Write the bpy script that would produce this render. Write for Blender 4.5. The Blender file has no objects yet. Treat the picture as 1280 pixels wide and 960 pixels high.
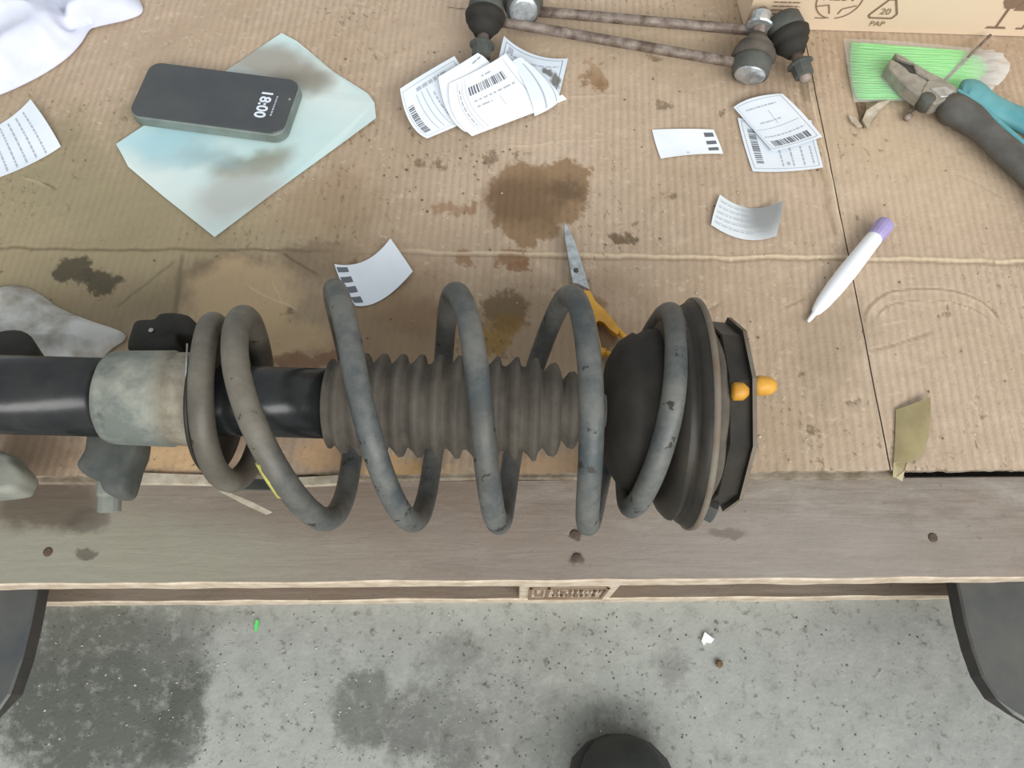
import bpy, math, random
from mathutils import Vector, Matrix, noise
random.seed(7)
PI = math.pi
C = bpy.context.scene.collection
sc = bpy.context.scene

# ------------------------------------------------------------ camera, world, light, exposure
T = 0.134                      # height of the cardboard surface above the floor
DECK = 0.120                   # height of the pallet deck
TILT = math.radians(23)
CAM = Vector((0, 0, T + 0.56))
cam = bpy.data.cameras.new('camera'); cam.lens = 27; cam.sensor_width = 36
cam.clip_start = 0.02
co = bpy.data.objects.new('camera', cam); C.objects.link(co)
co.location = CAM; co.rotation_euler = (TILT, 0, 0)
sc.camera = co

w = bpy.data.worlds.new('world'); sc.world = w; w.use_nodes = True
bg = w.node_tree.nodes['Background']
bg.inputs[0].default_value = (0.93, 0.98, 1.0, 1); bg.inputs[1].default_value = 0.58
door = bpy.data.lights.new('open_door_daylight', 'AREA'); door.shape = 'RECTANGLE'; door.size = 12.0; door.size_y = 3.0
door.energy = 860; door.color = (1.0, 0.985, 0.965)
so = bpy.data.objects.new('open_door_daylight', door); C.objects.link(so)
so.location = (2.4, -6.2, 5.4)                      # wide open workshop door behind and right of the viewer
so.rotation_euler = (Vector((2.4, -6.2, 5.4)) - Vector((0, 0.3, 0))).to_track_quat('Z', 'Y').to_euler()
sc.view_settings.view_transform = 'Standard'; sc.view_settings.look = 'None'
sc.view_settings.gamma = 1; sc.view_settings.exposure = 0.17

# ------------------------------------------------------------ helpers
def P(px, py, z=0.0):
    """point of the photograph (1280x960) on the plane z (metres above the cardboard)"""
    x = (px - 640) / 960; v = (480 - py) / 960
    d = Vector((x, math.sin(TILT) + v * math.cos(TILT), -math.cos(TILT) + v * math.sin(TILT)))
    k = ((T + z) - CAM.z) / d.z
    return CAM + d * k

def lin(c):
    return c / 12.92 if c <= 0.04045 else ((c + 0.055) / 1.055) ** 2.4
def col(r, g, b):
    return (lin(r / 255), lin(g / 255), lin(b / 255), 1)

class MB:
    def __init__(s): s.v = []; s.f = []; s.m = []; s.sm = []; s.uv = {}
    def add(s, vs, fs, mi=0, smooth=True):
        b = len(s.v); s.v += [Vector(v) for v in vs]
        for f in fs:
            s.f.append([i + b for i in f]); s.m.append(mi); s.sm.append(smooth)
        return s
    def box(s, c, size, rz=0, mi=0, rot=None, bev=0):
        hx, hy, hz = size[0] / 2, size[1] / 2, size[2] / 2
        R = rot if rot is not None else Matrix.Rotation(rz, 3, 'Z')
        c = Vector(c)
        if bev <= 0:
            vs = [c + R @ Vector((x * hx, y * hy, z * hz)) for x in (-1, 1) for y in (-1, 1) for z in (-1, 1)]
            return s.add(vs, [(0, 1, 3, 2), (4, 6, 7, 5), (0, 4, 5, 1), (2, 3, 7, 6), (0, 2, 6, 4), (1, 5, 7, 3)], mi, False)
        out = []
        for z, k in ((-hz, bev), (-hz + bev, 0), (hz - bev, 0), (hz, bev)):
            ring = []
            X, Y = hx - k, hy - k
            b = bev * 0.8
            for (x, y) in ((X, Y - b), (X - b, Y), (-X + b, Y), (-X, Y - b), (-X, -Y + b), (-X + b, -Y), (X - b, -Y), (X, -Y + b)):
                ring.append(c + R @ Vector((x, y, z)))
            out.append(ring)
        return s.loft(out, mi, True, False)
    def loft(s, rings, mi=0, caps=True, smooth=True, closed=True):
        n = len(rings[0]); vs = [p for r in rings for p in r]; fs = []
        for i in range(len(rings) - 1):
            for j in range(n if closed else n - 1):
                k = (j + 1) % n
                fs.append((i * n + j, i * n + k, (i + 1) * n + k, (i + 1) * n + j))
        if caps:
            fs.append(tuple(range(n))[::-1]); fs.append(tuple((len(rings) - 1) * n + j for j in range(n)))
        return s.add(vs, fs, mi, smooth)
    def lathe(s, prof, o, d, n=32, mi=0, caps=True, smooth=True, jit=0):
        o = Vector(o); d = Vector(d).normalized()
        a = d.orthogonal().normalized(); b = d.cross(a)
        rings = []
        for (h, r) in prof:
            rings.append([o + d * h + (a * math.cos(2 * PI * j / n) + b * math.sin(2 * PI * j / n)) * r * (1 + jit * noise.noise(Vector((h * 60, math.cos(2 * PI * j / n) * 2, math.sin(2 * PI * j / n) * 2)))) for j in range(n)])
        return s.loft(rings, mi, caps, smooth)
    def tube(s, pts, rad, n=12, mi=0, flat=1.0, up=None, caps=True):
        pts = [Vector(p) for p in pts]; rings = []; N = None
        for i, p in enumerate(pts):
            t = (pts[min(i + 1, len(pts) - 1)] - pts[max(i - 1, 0)]).normalized()
            if up is not None: N = (Vector(up) - t * Vector(up).dot(t)).normalized()
            elif N is None: N = t.orthogonal().normalized()
            else: N = (N - t * N.dot(t)).normalized()
            B = t.cross(N); r = rad[i] if isinstance(rad, (list, tuple)) else rad
            rings.append([p + (N * math.cos(2 * PI * j / n) * flat + B * math.sin(2 * PI * j / n)) * r for j in range(n)])
        return s.loft(rings, mi, caps)
    def prism(s, poly, z0, z1, mi=0, bev=0.0):
        """poly: list of (x,y); z0/z1 absolute heights"""
        n = len(poly)
        if bev:
            cx = sum(p[0] for p in poly) / n; cy = sum(p[1] for p in poly) / n
            def ins(p):
                d = Vector((cx - p[0], cy - p[1])); d = d.normalized() * bev if d.length > 1e-9 else d
                return (p[0] + d.x, p[1] + d.y)
            q = [ins(p) for p in poly]
            rings = [[(p[0], p[1], z0) for p in poly], [(p[0], p[1], z1 - bev) for p in poly], [(p[0], p[1], z1) for p in q]]
        else:
            rings = [[(p[0], p[1], z0) for p in poly], [(p[0], p[1], z1) for p in poly]]
        return s.loft(rings, mi, True, False)
    def build(s, name, mat, parent=None, label=None, cat=None, group=None, kind=None, origin=None):
        me = bpy.data.meshes.new(name)
        if parent is not None:
            o0 = Vector(parent['_o'])
        elif origin is not None:
            o0 = Vector(origin)
        else:
            n = len(s.v); o0 = Vector((sum(v.x for v in s.v) / n, sum(v.y for v in s.v) / n, min(v.z for v in s.v)))
        me.from_pydata([v - o0 for v in s.v], [], s.f)
        for m in (mat if isinstance(mat, (list, tuple)) else [mat]): me.materials.append(m)
        me.polygons.foreach_set('material_index', s.m); me.polygons.foreach_set('use_smooth', s.sm)
        if s.uv:
            uvl = me.uv_layers.new(name='UVMap')
            for l in me.loops: uvl.data[l.index].uv = s.uv.get(l.vertex_index, (0, 0))
        me.update()
        import bmesh
        bm = bmesh.new(); bm.from_mesh(me); bmesh.ops.recalc_face_normals(bm, faces=bm.faces); bm.to_mesh(me); bm.free()
        o = bpy.data.objects.new(name, me); C.objects.link(o)
        if parent is not None:
            o.parent = parent
            if '_p' in parent: pass
            o['_o'] = tuple(o0)
        else:
            o.location = o0; o['_o'] = tuple(o0)
        if label: o['label'] = label
        if cat: o['category'] = cat
        if group: o['group'] = group
        if kind: o['kind'] = kind
        return o

def thing(name, label, cat, loc, group=None):
    o = bpy.data.objects.new(name, None); C.objects.link(o); o.location = loc; o.empty_display_size = 0.02
    o['label'] = label; o['category'] = cat; o['_o'] = tuple(loc)
    if group: o['group'] = group
    return o

# ------------------------------------------------------------ materials
class NT:
    def __init__(s, name):
        m = bpy.data.materials.new(name); m.use_nodes = True; s.mat = m; s.t = m.node_tree
        s.b = s.t.nodes['Principled BSDF']; s.g = s.t.nodes.new('ShaderNodeNewGeometry')
        s.pos = s.g.outputs['Position']
    def n(s, ty, **k):
        o = s.t.nodes.new(ty)
        for a, v in k.items(): setattr(o, a, v)
        return o
    def l(s, a, b): s.t.links.new(a, b)
    def setin(s, sock, v):
        if hasattr(v, 'node'): s.l(v, sock)
        else: sock.default_value = v
    def math(s, op, a, b=0.0, c=0.0, clamp=False):
        o = s.n('ShaderNodeMath', operation=op, use_clamp=clamp)
        s.setin(o.inputs[0], a); s.setin(o.inputs[1], b); s.setin(o.inputs[2], c); return o.outputs[0]
    def noise(s, scale, detail=4, rough=0.55, vec=None, dist=0.0):
        o = s.n('ShaderNodeTexNoise'); o.inputs['Scale'].default_value = scale; o.inputs['Detail'].default_value = detail
        o.inputs['Roughness'].default_value = rough; o.inputs['Distortion'].default_value = dist
        s.l(vec if vec is not None else s.pos, o.inputs['Vector']); return o
    def ramp(s, f, a, b, interp='LINEAR'):
        o = s.n('ShaderNodeMapRange', interpolation_type=interp); s.setin(o.inputs[0], f)
        o.inputs[1].default_value = a; o.inputs[2].default_value = b; return o.outputs[0]
    def mix(s, f, a, b, mode='MIX'):
        o = s.n('ShaderNodeMix', data_type='RGBA', blend_type=mode); s.setin(o.inputs[0], f)
        s.setin(o.inputs[6], a); s.setin(o.inputs[7], b); return o.outputs[2]
    def mapping(s, vec, scale=(1, 1, 1), rot=0.0, loc=(0, 0, 0)):
        o = s.n('ShaderNodeMapping'); s.l(vec, o.inputs[0]); o.inputs['Location'].default_value = loc
        o.inputs['Rotation'].default_value = (0, 0, rot); o.inputs['Scale'].default_value = scale; return o.outputs[0]
    def bump(s, h, dist=0.001, strength=1.0, prev=None):
        o = s.n('ShaderNodeBump'); s.setin(o.inputs['Height'], h); o.inputs['Distance'].default_value = dist
        o.inputs['Strength'].default_value = strength
        if prev is not None: s.l(prev, o.inputs['Normal'])
        return o.outputs[0]
    def warp(s, scale=40, amt=0.01, detail=4, rough=0.6):
        nz = s.noise(scale, detail, rough)
        v = s.n('ShaderNodeVectorMath', operation='SUBTRACT'); s.l(nz.outputs['Color'], v.inputs[0]); v.inputs[1].default_value = (.5, .5, .5)
        v2 = s.n('ShaderNodeVectorMath', operation='SCALE'); s.l(v.outputs[0], v2.inputs[0]); v2.inputs['Scale'].default_value = amt
        v3 = s.n('ShaderNodeVectorMath', operation='ADD'); s.l(s.pos, v3.inputs[0]); s.l(v2.outputs[0], v3.inputs[1])
        return v3.outputs[0]
    def blob(s, vec, c, rx, ry, rot=0.0, soft=0.15):
        """1 inside an ellipse about world point c"""
        a = s.n('ShaderNodeVectorMath', operation='SUBTRACT'); s.l(vec, a.inputs[0]); a.inputs[1].default_value = (c[0], c[1], 0)
        m = s.n('ShaderNodeMapping', vector_type='TEXTURE'); s.l(a.outputs[0], m.inputs[0]); m.inputs['Rotation'].default_value = (0, 0, rot); m.inputs['Scale'].default_value = (rx, ry, 1e6)
        ln = s.n('ShaderNodeVectorMath', operation='LENGTH'); s.l(m.outputs[0], ln.inputs[0])
        return s.ramp(ln.outputs['Value'], 1 + soft, 1 - soft, 'SMOOTHSTEP')
    def seg(s, vec, p0, p1, wd):
        a = Vector((p0[0], p0[1])); b = Vector((p1[0], p1[1])); ab = b - a; L_ = ab.length; u = ab / L_
        q = s.n('ShaderNodeVectorMath', operation='SUBTRACT'); s.l(vec, q.inputs[0]); q.inputs[1].default_value = (a.x, a.y, 0)
        d1 = s.n('ShaderNodeVectorMath', operation='DOT_PRODUCT'); s.l(q.outputs[0], d1.inputs[0]); d1.inputs[1].default_value = (u.x, u.y, 0)
        d2 = s.n('ShaderNodeVectorMath', operation='DOT_PRODUCT'); s.l(q.outputs[0], d2.inputs[0]); d2.inputs[1].default_value = (-u.y, u.x, 0)
        m1 = s.ramp(s.math('ABSOLUTE', d2.outputs['Value']), wd, 0, 'SMOOTHSTEP')
        m2 = s.ramp(s.math('ABSOLUTE', s.math('SUBTRACT', d1.outputs['Value'], L_ / 2)), L_ / 2, L_ / 2 - min(0.01, L_ * .3), 'SMOOTHSTEP')
        return s.math('MULTIPLY', m1, m2)
    def fin(s, color=None, rough=0.6, metal=0.0, normal=None, spec=None):
        if color is not None: s.setin(s.b.inputs['Base Color'], color)
        s.setin(s.b.inputs['Roughness'], rough); s.setin(s.b.inputs['Metallic'], metal)
        if spec is not None: s.b.inputs['Specular IOR Level'].default_value = spec
        if normal is not None: s.l(normal, s.b.inputs['Normal'])
        return s.mat

def simple(name, c1, c2=None, scale=60, rough=0.6, metal=0.0, bump=0.0, dist=0.0005, lo=0.35, hi=0.65, spec=None, detail=4):
    t = NT(name); nz = t.noise(scale, detail)
    c = t.mix(t.ramp(nz.outputs[0], lo, hi), c1, c2 or c1)
    nm = t.bump(nz.outputs[0], dist, bump) if bump else None
    return t.fin(c, rough, metal, nm, spec)

def pxblob(t, vec, px, py, rx, ry, rot=0.0, soft=0.15, z=0.0):
    """ellipse whose centre and half axes are read off the photograph"""
    c = P(px, py, z); ex = P(px + rx, py, z); ey = P(px, py - ry, z)
    return t.blob(vec, c, abs(ex.x - c.x), abs(ey.y - c.y), rot, soft)

def cardboard(name, base=(190, 170, 149), rotz=0.05, stains=True, dirt=1.0):
    t = NT(name)
    a = col(*base); b = col(base[0] - 16, base[1] - 17, base[2] - 19); l = col(base[0] + 14, base[1] + 13, base[2] + 12)
    n1 = t.noise(5, 5, 0.6); n2 = t.noise(60, 4)
    c = t.mix(t.ramp(n1.outputs[0], 0.35, 0.65), a, b)
    c = t.mix(t.math('MULTIPLY', t.ramp(n2.outputs[0], 0.55, 0.75), 0.5), c, l)
    # corrugation: flutes run away from the viewer
    wv = t.n('ShaderNodeTexWave', wave_type='BANDS', bands_direction='X', wave_profile='SIN')
    wv.inputs['Scale'].default_value = 46; wv.inputs['Distortion'].default_value = 0.8; wv.inputs['Detail'].default_value = 2; wv.inputs['Detail Scale'].default_value = 0.7
    t.l(t.mapping(t.pos, rot=rotz), wv.inputs[0])
    nf = t.ramp(t.noise(9, 2).outputs[0], 0.3, 0.62)
    fl = t.math('MULTIPLY', wv.outputs['Fac'], nf)
    c = t.mix(t.math('MULTIPLY', t.ramp(fl, 0.5, 0.0), 0.26), c, col(base[0] - 45, base[1] - 48, base[2] - 50))
    # dark specks and scuffs
    ns = t.noise(230, 3, 0.6, t.mapping(t.pos, scale=(1, 0.5, 1)))
    c = t.mix(t.math('MULTIPLY', t.ramp(ns.outputs[0], 0.66, 0.76), 0.55), c, col(105, 88, 66))
    ns2 = t.noise(150, 3, 0.6, t.mapping(t.pos, loc=(3, 1, 0)))
    c = t.mix(t.math('MULTIPLY', t.ramp(ns2.outputs[0], 0.67, 0.78), 0.5), c, col(205, 190, 165))
    hgt = fl
    if stains:
        a1_ = t.n('ShaderNodeAttribute', attribute_name='stain'); a2_ = t.n('ShaderNodeAttribute', attribute_name='keep')
        kc = t.n('ShaderNodeCombineColor')
        for k in range(3): t.l(a2_.outputs['Fac'], kc.inputs[k])
        c = t.mix(1.0, c, kc.outputs[0], 'MULTIPLY'); c = t.mix(1.0, c, a1_.outputs['Color'], 'ADD')
    nm = t.bump(hgt, 0.0006, 0.75)
    nm = t.bump(n2.outputs[0], 0.0016, 0.55, nm)
    nm = t.bump(t.noise(22, 5, 0.65, t.mapping(t.pos, scale=(1.3, 0.8, 1))).outputs[0], 0.006, 0.5, nm)
    return t.fin(c, 0.75, 0, nm, 0.3)

def wood(name, base, dark, greenleft=False, spots=()):
    t = NT(name)
    g = t.noise(14, 6, 0.65, t.mapping(t.pos, scale=(1, 9, 9)), 0.6)
    g2 = t.noise(30, 5, 0.6, t.mapping(t.pos, scale=(0.6, 14, 14)))
    n = t.noise(9, 5, 0.6); sp = t.noise(190, 3)
    c = t.mix(t.ramp(g.outputs[0], 0.3, 0.7), col(*base), col(base[0] - 18, base[1] - 20, base[2] - 20))
    c = t.mix(t.math('MULTIPLY', t.ramp(g2.outputs[0], 0.52, 0.75), 0.5), c, col(*dark))
    c = t.mix(t.math('MULTIPLY', t.ramp(n.outputs[0], 0.45, 0.7), 0.5), c, col(base[0] - 5, base[1] - 16, base[2] - 22))
    c = t.mix(t.math('MULTIPLY', t.ramp(sp.outputs[0], 0.66, 0.74), 0.5), c, col(85, 74, 64))
    if greenleft:
        bl = t.noise(22, 8, 0.75, t.mapping(t.pos, loc=(4, 1, 0), scale=(.7, 1.6, 1)))
        c = t.mix(t.math('MULTIPLY', t.ramp(bl.outputs[0], 0.52, 0.66), 0.45), c, col(172, 166, 156))
        c = t.mix(t.math('MULTIPLY', t.ramp(bl.outputs[0], 0.46, 0.34), 0.5), c, col(112, 102, 92))
        W = t.warp(30, 0.03, 5); Wf = t.warp(110, 0.012, 4)
        z = DECK - T
        for (px, py, rx, ry, cc, k, sf) in ((120, 690, 330, 70, (146, 144, 128), 0.8, 0.6), (60, 630, 70, 32, (92, 80, 68), 0.85, 0.3),
                (110, 652, 26, 16, (84, 76, 66), 0.6, 0.3), (108, 693, 12, 7, (92, 86, 76), 0.8, 0.3), (430, 630, 240, 36, (118, 103, 91), 0.6, 0.6), (640, 700, 260, 40, (140, 126, 114), 0.5, 0.6),
                (1000, 690, 250, 50, (154, 147, 140), 0.6, 0.6), (1170, 690, 60, 20, (128, 116, 106), 0.4, 0.7), (908, 667, 22, 6, (112, 102, 92), 0.7, 0.3), (720, 668, 7, 7, (80, 66, 60), 0.8, 0.4), (720, 698, 8, 7, (80, 66, 60), 0.8, 0.4)):
            c = t.mix(t.math('MULTIPLY', pxblob(t, W if rx > 50 else Wf, px, py, rx, ry, 0, sf, z), k), c, col(*cc))
    nm = t.bump(g.outputs[0], 0.001, 0.6); nm = t.bump(sp.outputs[0], 0.0006, 0.5, nm)
    return t.fin(c, 0.8, 0, nm, 0.25)

def concrete():
    t = NT('concrete'); zf = -T
    n1 = t.noise(4, 6, 0.6); n2 = t.noise(35, 5, 0.6); n3 = t.noise(260, 3, 0.6); n4 = t.noise(120, 4, 0.6, t.mapping(t.pos, loc=(5, 2, 0)))
    c = t.mix(t.ramp(n1.outputs[0], 0.35, 0.65), col(160, 163, 156), col(148, 150, 145))
    c = t.mix(t.math('MULTIPLY', t.ramp(n2.outputs[0], 0.4, 0.7), 0.5), c, col(174, 176, 170))
    c = t.mix(t.math('MULTIPLY', t.ramp(n3.outputs[0], 0.62, 0.72), 0.45), c, col(112, 112, 106))
    W = t.warp(26, 0.10, 9, 0.78); Wf = t.warp(60, 0.05, 8, 0.78)
    patches = [(125, 865, 125, 105, (88, 90, 84), 0.92, 0.16), (215, 790, 50, 50, (112, 114, 108), 0.75, 0.3), (90, 790, 90, 40, (108, 110, 102), 0.8, 0.3), (225, 905, 30, 60, (84, 86, 80), 0.8, 0.3),
               (455, 885, 38, 48, (104, 106, 100), 0.85, 0.22), (575, 820, 40, 28, (112, 114, 108), 0.7, 0.4), (545, 905, 75, 52, (104, 104, 100), 0.85, 0.3), (660, 900, 90, 55, (122, 122, 116), 0.6, 0.4),
               (840, 835, 22, 28, (118, 118, 114), 0.55, 0.5), (700, 800, 60, 30, (136, 136, 130), 0.5, 0.6), (775, 915, 45, 35, (108, 108, 104), 0.7, 0.5),  # last patch paints the soft shadow around the shoe toe
               (1100, 830, 120, 70, (150, 150, 146), 0.6, 0.6), (620, 850, 120, 60, (138, 140, 134), 0.5, 0.6), (250, 772, 60, 16, (128, 130, 124), 0.5, 0.5)]
    for (px, py, rx, ry, cc, k, sf) in patches:
        c = t.mix(t.math('MULTIPLY', pxblob(t, W if rx > 60 else Wf, px, py, rx, ry, 0, sf, zf), k), c, col(*cc))
    mot = t.noise(70, 8, 0.75, t.mapping(t.pos, loc=(1, 4, 2)))
    c = t.mix(t.math('MULTIPLY', t.ramp(mot.outputs[0], 0.52, 0.66), 0.42), c, col(176, 178, 170))
    c = t.mix(t.math('MULTIPLY', t.ramp(mot.outputs[0], 0.46, 0.34), 0.45), c, col(96, 97, 90))
    c = t.mix(t.math('MULTIPLY', t.ramp(n4.outputs[0], 0.60, 0.68), 0.6), c, col(88, 86, 78))
    n5 = t.noise(170, 3, 0.6, t.mapping(t.pos, loc=(8, 3, 1)))
    c = t.mix(t.math('MULTIPLY', t.ramp(n5.outputs[0], 0.68, 0.76), 0.5), c, col(205, 205, 198))
    nm = t.bump(n3.outputs[0], 0.0008, 0.5); nm = t.bump(n2.outputs[0], 0.002, 0.4, nm)
    return t.fin(c, 0.75, 0, nm, 0.3)

def dusty(name, base, dust, chips=None, rough=0.55, metal=0.3, scale=40, k=0.7, bump=0.3):
    t = NT(name); n1 = t.noise(scale, 5, 0.6); n2 = t.noise(scale * 2.2, 4, 0.6, t.mapping(t.pos, loc=(2, 7, 1)))
    c = t.mix(t.math('MULTIPLY', t.ramp(n1.outputs[0], 0.35, 0.68), k), col(*base), col(*dust))
    if chips: c = t.mix(t.ramp(n2.outputs[0], 0.66, 0.69), c, col(*chips))
    return t.fin(c, rough, metal, t.bump(n1.outputs[0], 0.0006, bump), 0.4)

def carton_mat():
    t = NT('carton_board'); n1 = t.noise(6, 4); n2 = t.noise(120, 3)
    c = t.mix(t.ramp(n1.outputs[0], 0.3, 0.7), col(222, 202, 176), col(212, 190, 164))
    return t.fin(c, 0.8, 0, t.bump(n2.outputs[0], 0.0004, 0.4), 0.3)
def sleeve_mat():
    t = NT('dusty_sleeve'); n1 = t.noise(22, 7, 0.7); n2 = t.noise(60, 5, 0.65)
    c = t.mix(t.ramp(n1.outputs[0], 0.4, 0.62), col(104, 110, 104), col(150, 151, 140))
    sep = t.n('ShaderNodeSeparateXYZ'); t.l(t.warp(30, 0.015, 4), sep.inputs[0])
    tan = t.mix(t.ramp(n2.outputs[0], 0.4, 0.6), col(122, 114, 98), col(152, 144, 128))
    c = t.mix(t.math('MULTIPLY', t.ramp(sep.outputs[0], -.232, -.222), 0.9), c, tan)
    c = t.mix(t.math('MULTIPLY', t.ramp(n2.outputs[0], 0.62, 0.70), 0.7), c, col(84, 80, 70))
    return t.fin(c, 0.75, 0.05, t.bump(n2.outputs[0], 0.001, 0.5), 0.3)
def coil_mat():
    t = NT('worn_coil_paint'); n1 = t.noise(26, 6, 0.7); n2 = t.noise(75, 5, 0.6); n3 = t.noise(11, 3)
    c = t.mix(t.ramp(n1.outputs[0], 0.38, 0.62), col(72, 77, 78), col(110, 110, 105))
    sep = t.n('ShaderNodeSeparateXYZ'); t.l(t.warp(14, 0.05, 3), sep.inputs[0])
    lo = t.mix(t.ramp(n1.outputs[0], 0.35, 0.65), col(92, 87, 78), col(120, 114, 102))
    c = t.mix(t.math('MULTIPLY', t.ramp(sep.outputs[0], -0.115, -0.15), 0.95), c, lo)
    c = t.mix(t.math('MULTIPLY', t.ramp(n3.outputs[0], 0.5, 0.7), 0.6), c, col(74, 70, 62))
    c = t.mix(t.ramp(n2.outputs[0], 0.635, 0.66), c, col(54, 50, 46))
    return t.fin(c, 0.5, 0.1, t.bump(n1.outputs[0], 0.0008, 0.5), 0.4)
MAT = dict(
    card=cardboard('cardboard'),
    card_edge=simple('cardboard_edge', col(150, 140, 124), col(112, 98, 80), 90, 0.85),
    card_pale=simple('pale_torn_cardboard', col(190, 182, 166), col(165, 152, 130), 120, 0.85, bump=0.4),
    box=carton_mat(),
    deck=wood('weathered_wood', (150, 141, 131), (112, 98, 86), True),
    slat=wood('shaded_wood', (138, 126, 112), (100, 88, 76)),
    fresh=simple('cut_wood_edge', col(206, 192, 172), col(178, 160, 138), 70, 0.8, bump=0.3),
    concrete=concrete(),
    ink=simple('grey_ink', col(98, 102, 110), rough=0.7),
    ink_soft=simple('pale_grey_ink', col(168, 174, 184), rough=0.7),
    ink_brown=simple('brown_ink', col(128, 104, 84), rough=0.8),
    paper=simple('label_paper', col(222, 229, 236), col(214, 222, 230), 30, 0.6),
    paper_w=simple('white_label_paper', col(236, 241, 246), col(228, 234, 240), 30, 0.55),
    cloth=simple('white_cloth', col(224, 227, 241), col(206, 210, 228), 20, 0.85, bump=0.35, dist=0.002),
    coil=coil_mat(),
    coil_lo=dusty('dusty_coil_paint', (112, 108, 98), (134, 128, 114), (60, 54, 48), 0.7, 0.05, 26, 0.9, 0.4),
    rubber=dusty('dusty_rubber', (76, 71, 64), (104, 97, 86), None, 0.8, 0.0, 50, 0.7, 0.2),
    rubber_dark=dusty('dark_rubber', (38, 36, 32), (56, 52, 46), None, 0.75, 0.0, 60, 0.7, 0.3),
    blacktube=dusty('black_gloss_paint', (32, 34, 36), (58, 58, 56), None, 0.24, 0.0, 45, 0.5, 0.35),
    sleeve=sleeve_mat(),
    clampmetal=dusty('dusty_cast_metal', (112, 116, 110), (146, 146, 134), None, 0.75, 0.05, 30, 0.9, 0.3),
    clampdark=dusty('dirty_cast_metal', (72, 76, 74), (98, 98, 90), None, 0.7, 0.1, 50, 0.8, 0.4),
    seat=dusty('dark_pressed_steel', (40, 37, 33), (60, 55, 47), None, 0.5, 0.2, 50, 0.8, 0.4),
    rim=dusty('rusty_plate_rim', (122, 116, 104), (106, 88, 72), None, 0.75, 0.1, 40, 0.8, 0.3),
    steel=simple('bright_steel', col(200, 205, 208), col(160, 165, 166), 160, 0.35, 0.6, 0.4),
    steel_dull=simple('dull_steel', col(164, 160, 150), col(140, 136, 126), 120, 0.5, 0.3, 0.2),
    rod=simple('rusty_rod', col(150, 138, 128), col(94, 78, 68), 90, 0.6, 0.2, 0.5),
    orange=simple('orange_plastic', col(218, 164, 58), col(196, 140, 46), 60, 0.5),
    teal=simple('teal_grip', col(104, 166, 172), col(78, 144, 152), 40, 0.5, bump=0.3),
    grip=simple('dark_grip', col(92, 92, 88), col(76, 74, 70), 60, 0.6, bump=0.3),
    fork=dusty('worn_fork_steel', (74, 78, 82), (108, 106, 98), None, 0.42, 0.35, 12, 0.9, 0.2),
    fork_side=simple('dark_fork_side', col(54, 52, 50), col(66, 62, 58), 60, 0.7),
    shoe=simple('black_shoe', col(44, 48, 46), col(54, 57, 55), 60, 0.55, bump=0.2),
    sole=simple('shoe_sole', col(62, 60, 58), rough=0.8),
    yellow=simple('yellow_paint', col(190, 186, 96), rough=0.6),
    penwhite=simple('white_plastic', col(238, 241, 246), rough=0.35),
    purple=simple('purple_cap', col(168, 156, 200), col(150, 138, 186), 60, 0.4),
    white=simple('white_scrap', col(245, 248, 248), rough=0.6),
    greenbit=simple('green_scrap', col(96, 220, 110), rough=0.5),
    crumb=simple('brown_crumbs', col(128, 108, 84), col(92, 74, 56), 200, 0.9),
    crumb_l=simple('pale_crumbs', col(208, 192, 168), col(186, 168, 142), 200, 0.9),
    grit=simple('dark_grit', col(98, 96, 88), col(120, 118, 110), 200, 0.9),
    pale_grit=simple('pale_grit', col(190, 192, 186), col(170, 172, 166), 200, 0.9),
    rust=simple('rusty_nail', col(96, 76, 64), col(74, 62, 54), 200, 0.8),
    tape=simple('packing_tape', col(160, 148, 108), col(142, 128, 92), 40, 0.3),
)
# dirty white rag
t = NT('dirty_cloth'); n = t.noise(28, 5); n2 = t.noise(70, 3)
c = t.mix(t.ramp(n.outputs[0], 0.42, 0.66), col(196, 196, 192), col(132, 124, 112)); MAT['rag'] = t.fin(c, 0.9, 0, t.bump(n2.outputs[0], 0.001, 0.5))
# bluish paper bag with dirty smears
t = NT('pale_blue_film'); W = t.warp(14, 0.05, 3)
c = t.mix(t.ramp(t.noise(10, 3).outputs[0], 0.35, 0.65), col(186, 212, 212), col(206, 218, 214))
for (px, py, rx, ry, rot, cc, k, sf) in ((345, 85, 70, 22, -0.3, (150, 140, 128), 0.85, 0.5), (380, 100, 40, 18, 0.2, (120, 114, 98), 0.6, 0.6), (310, 205, 52, 15, 0.35, (128, 126, 104), 0.85, 0.5),
        (300, 245, 60, 34, 0.5, (172, 172, 166), 0.8, 0.5), (215, 190, 46, 22, 0, (150, 186, 194), 0.7, 0.6), (200, 175, 60, 20, 0, (160, 200, 208), 0.7, 0.6), (270, 200, 40, 14, 0, (140, 164, 166), 0.6, 0.6)):
    c = t.mix(t.math('MULTIPLY', pxblob(t, W, px, py, rx, ry, rot, sf), k), c, col(*cc))
MAT['film'] = t.fin(c, 0.4, 0)
# label with a grey smudge
t = NT('smudged_label'); c = t.mix(pxblob(t, t.warp(30, 0.012, 3), 955, 268, 26, 34, 0, 0.6), col(218, 224, 228), col(142, 144, 142)); MAT['paper_smudge'] = t.fin(c, 0.6)
t = NT('blotted_label')
Wb = t.warp(90, 0.012, 3)
c = t.mix(pxblob(t, Wb, 694, 93, 8, 9, 0, 0.3, 0.012), col(206, 216, 226), col(112, 112, 108)); c = t.mix(pxblob(t, Wb, 684, 84, 6, 4, 0, 0.3, 0.012), c, col(110, 110, 108)); MAT['paper_blot'] = t.fin(c, 0.6)
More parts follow.
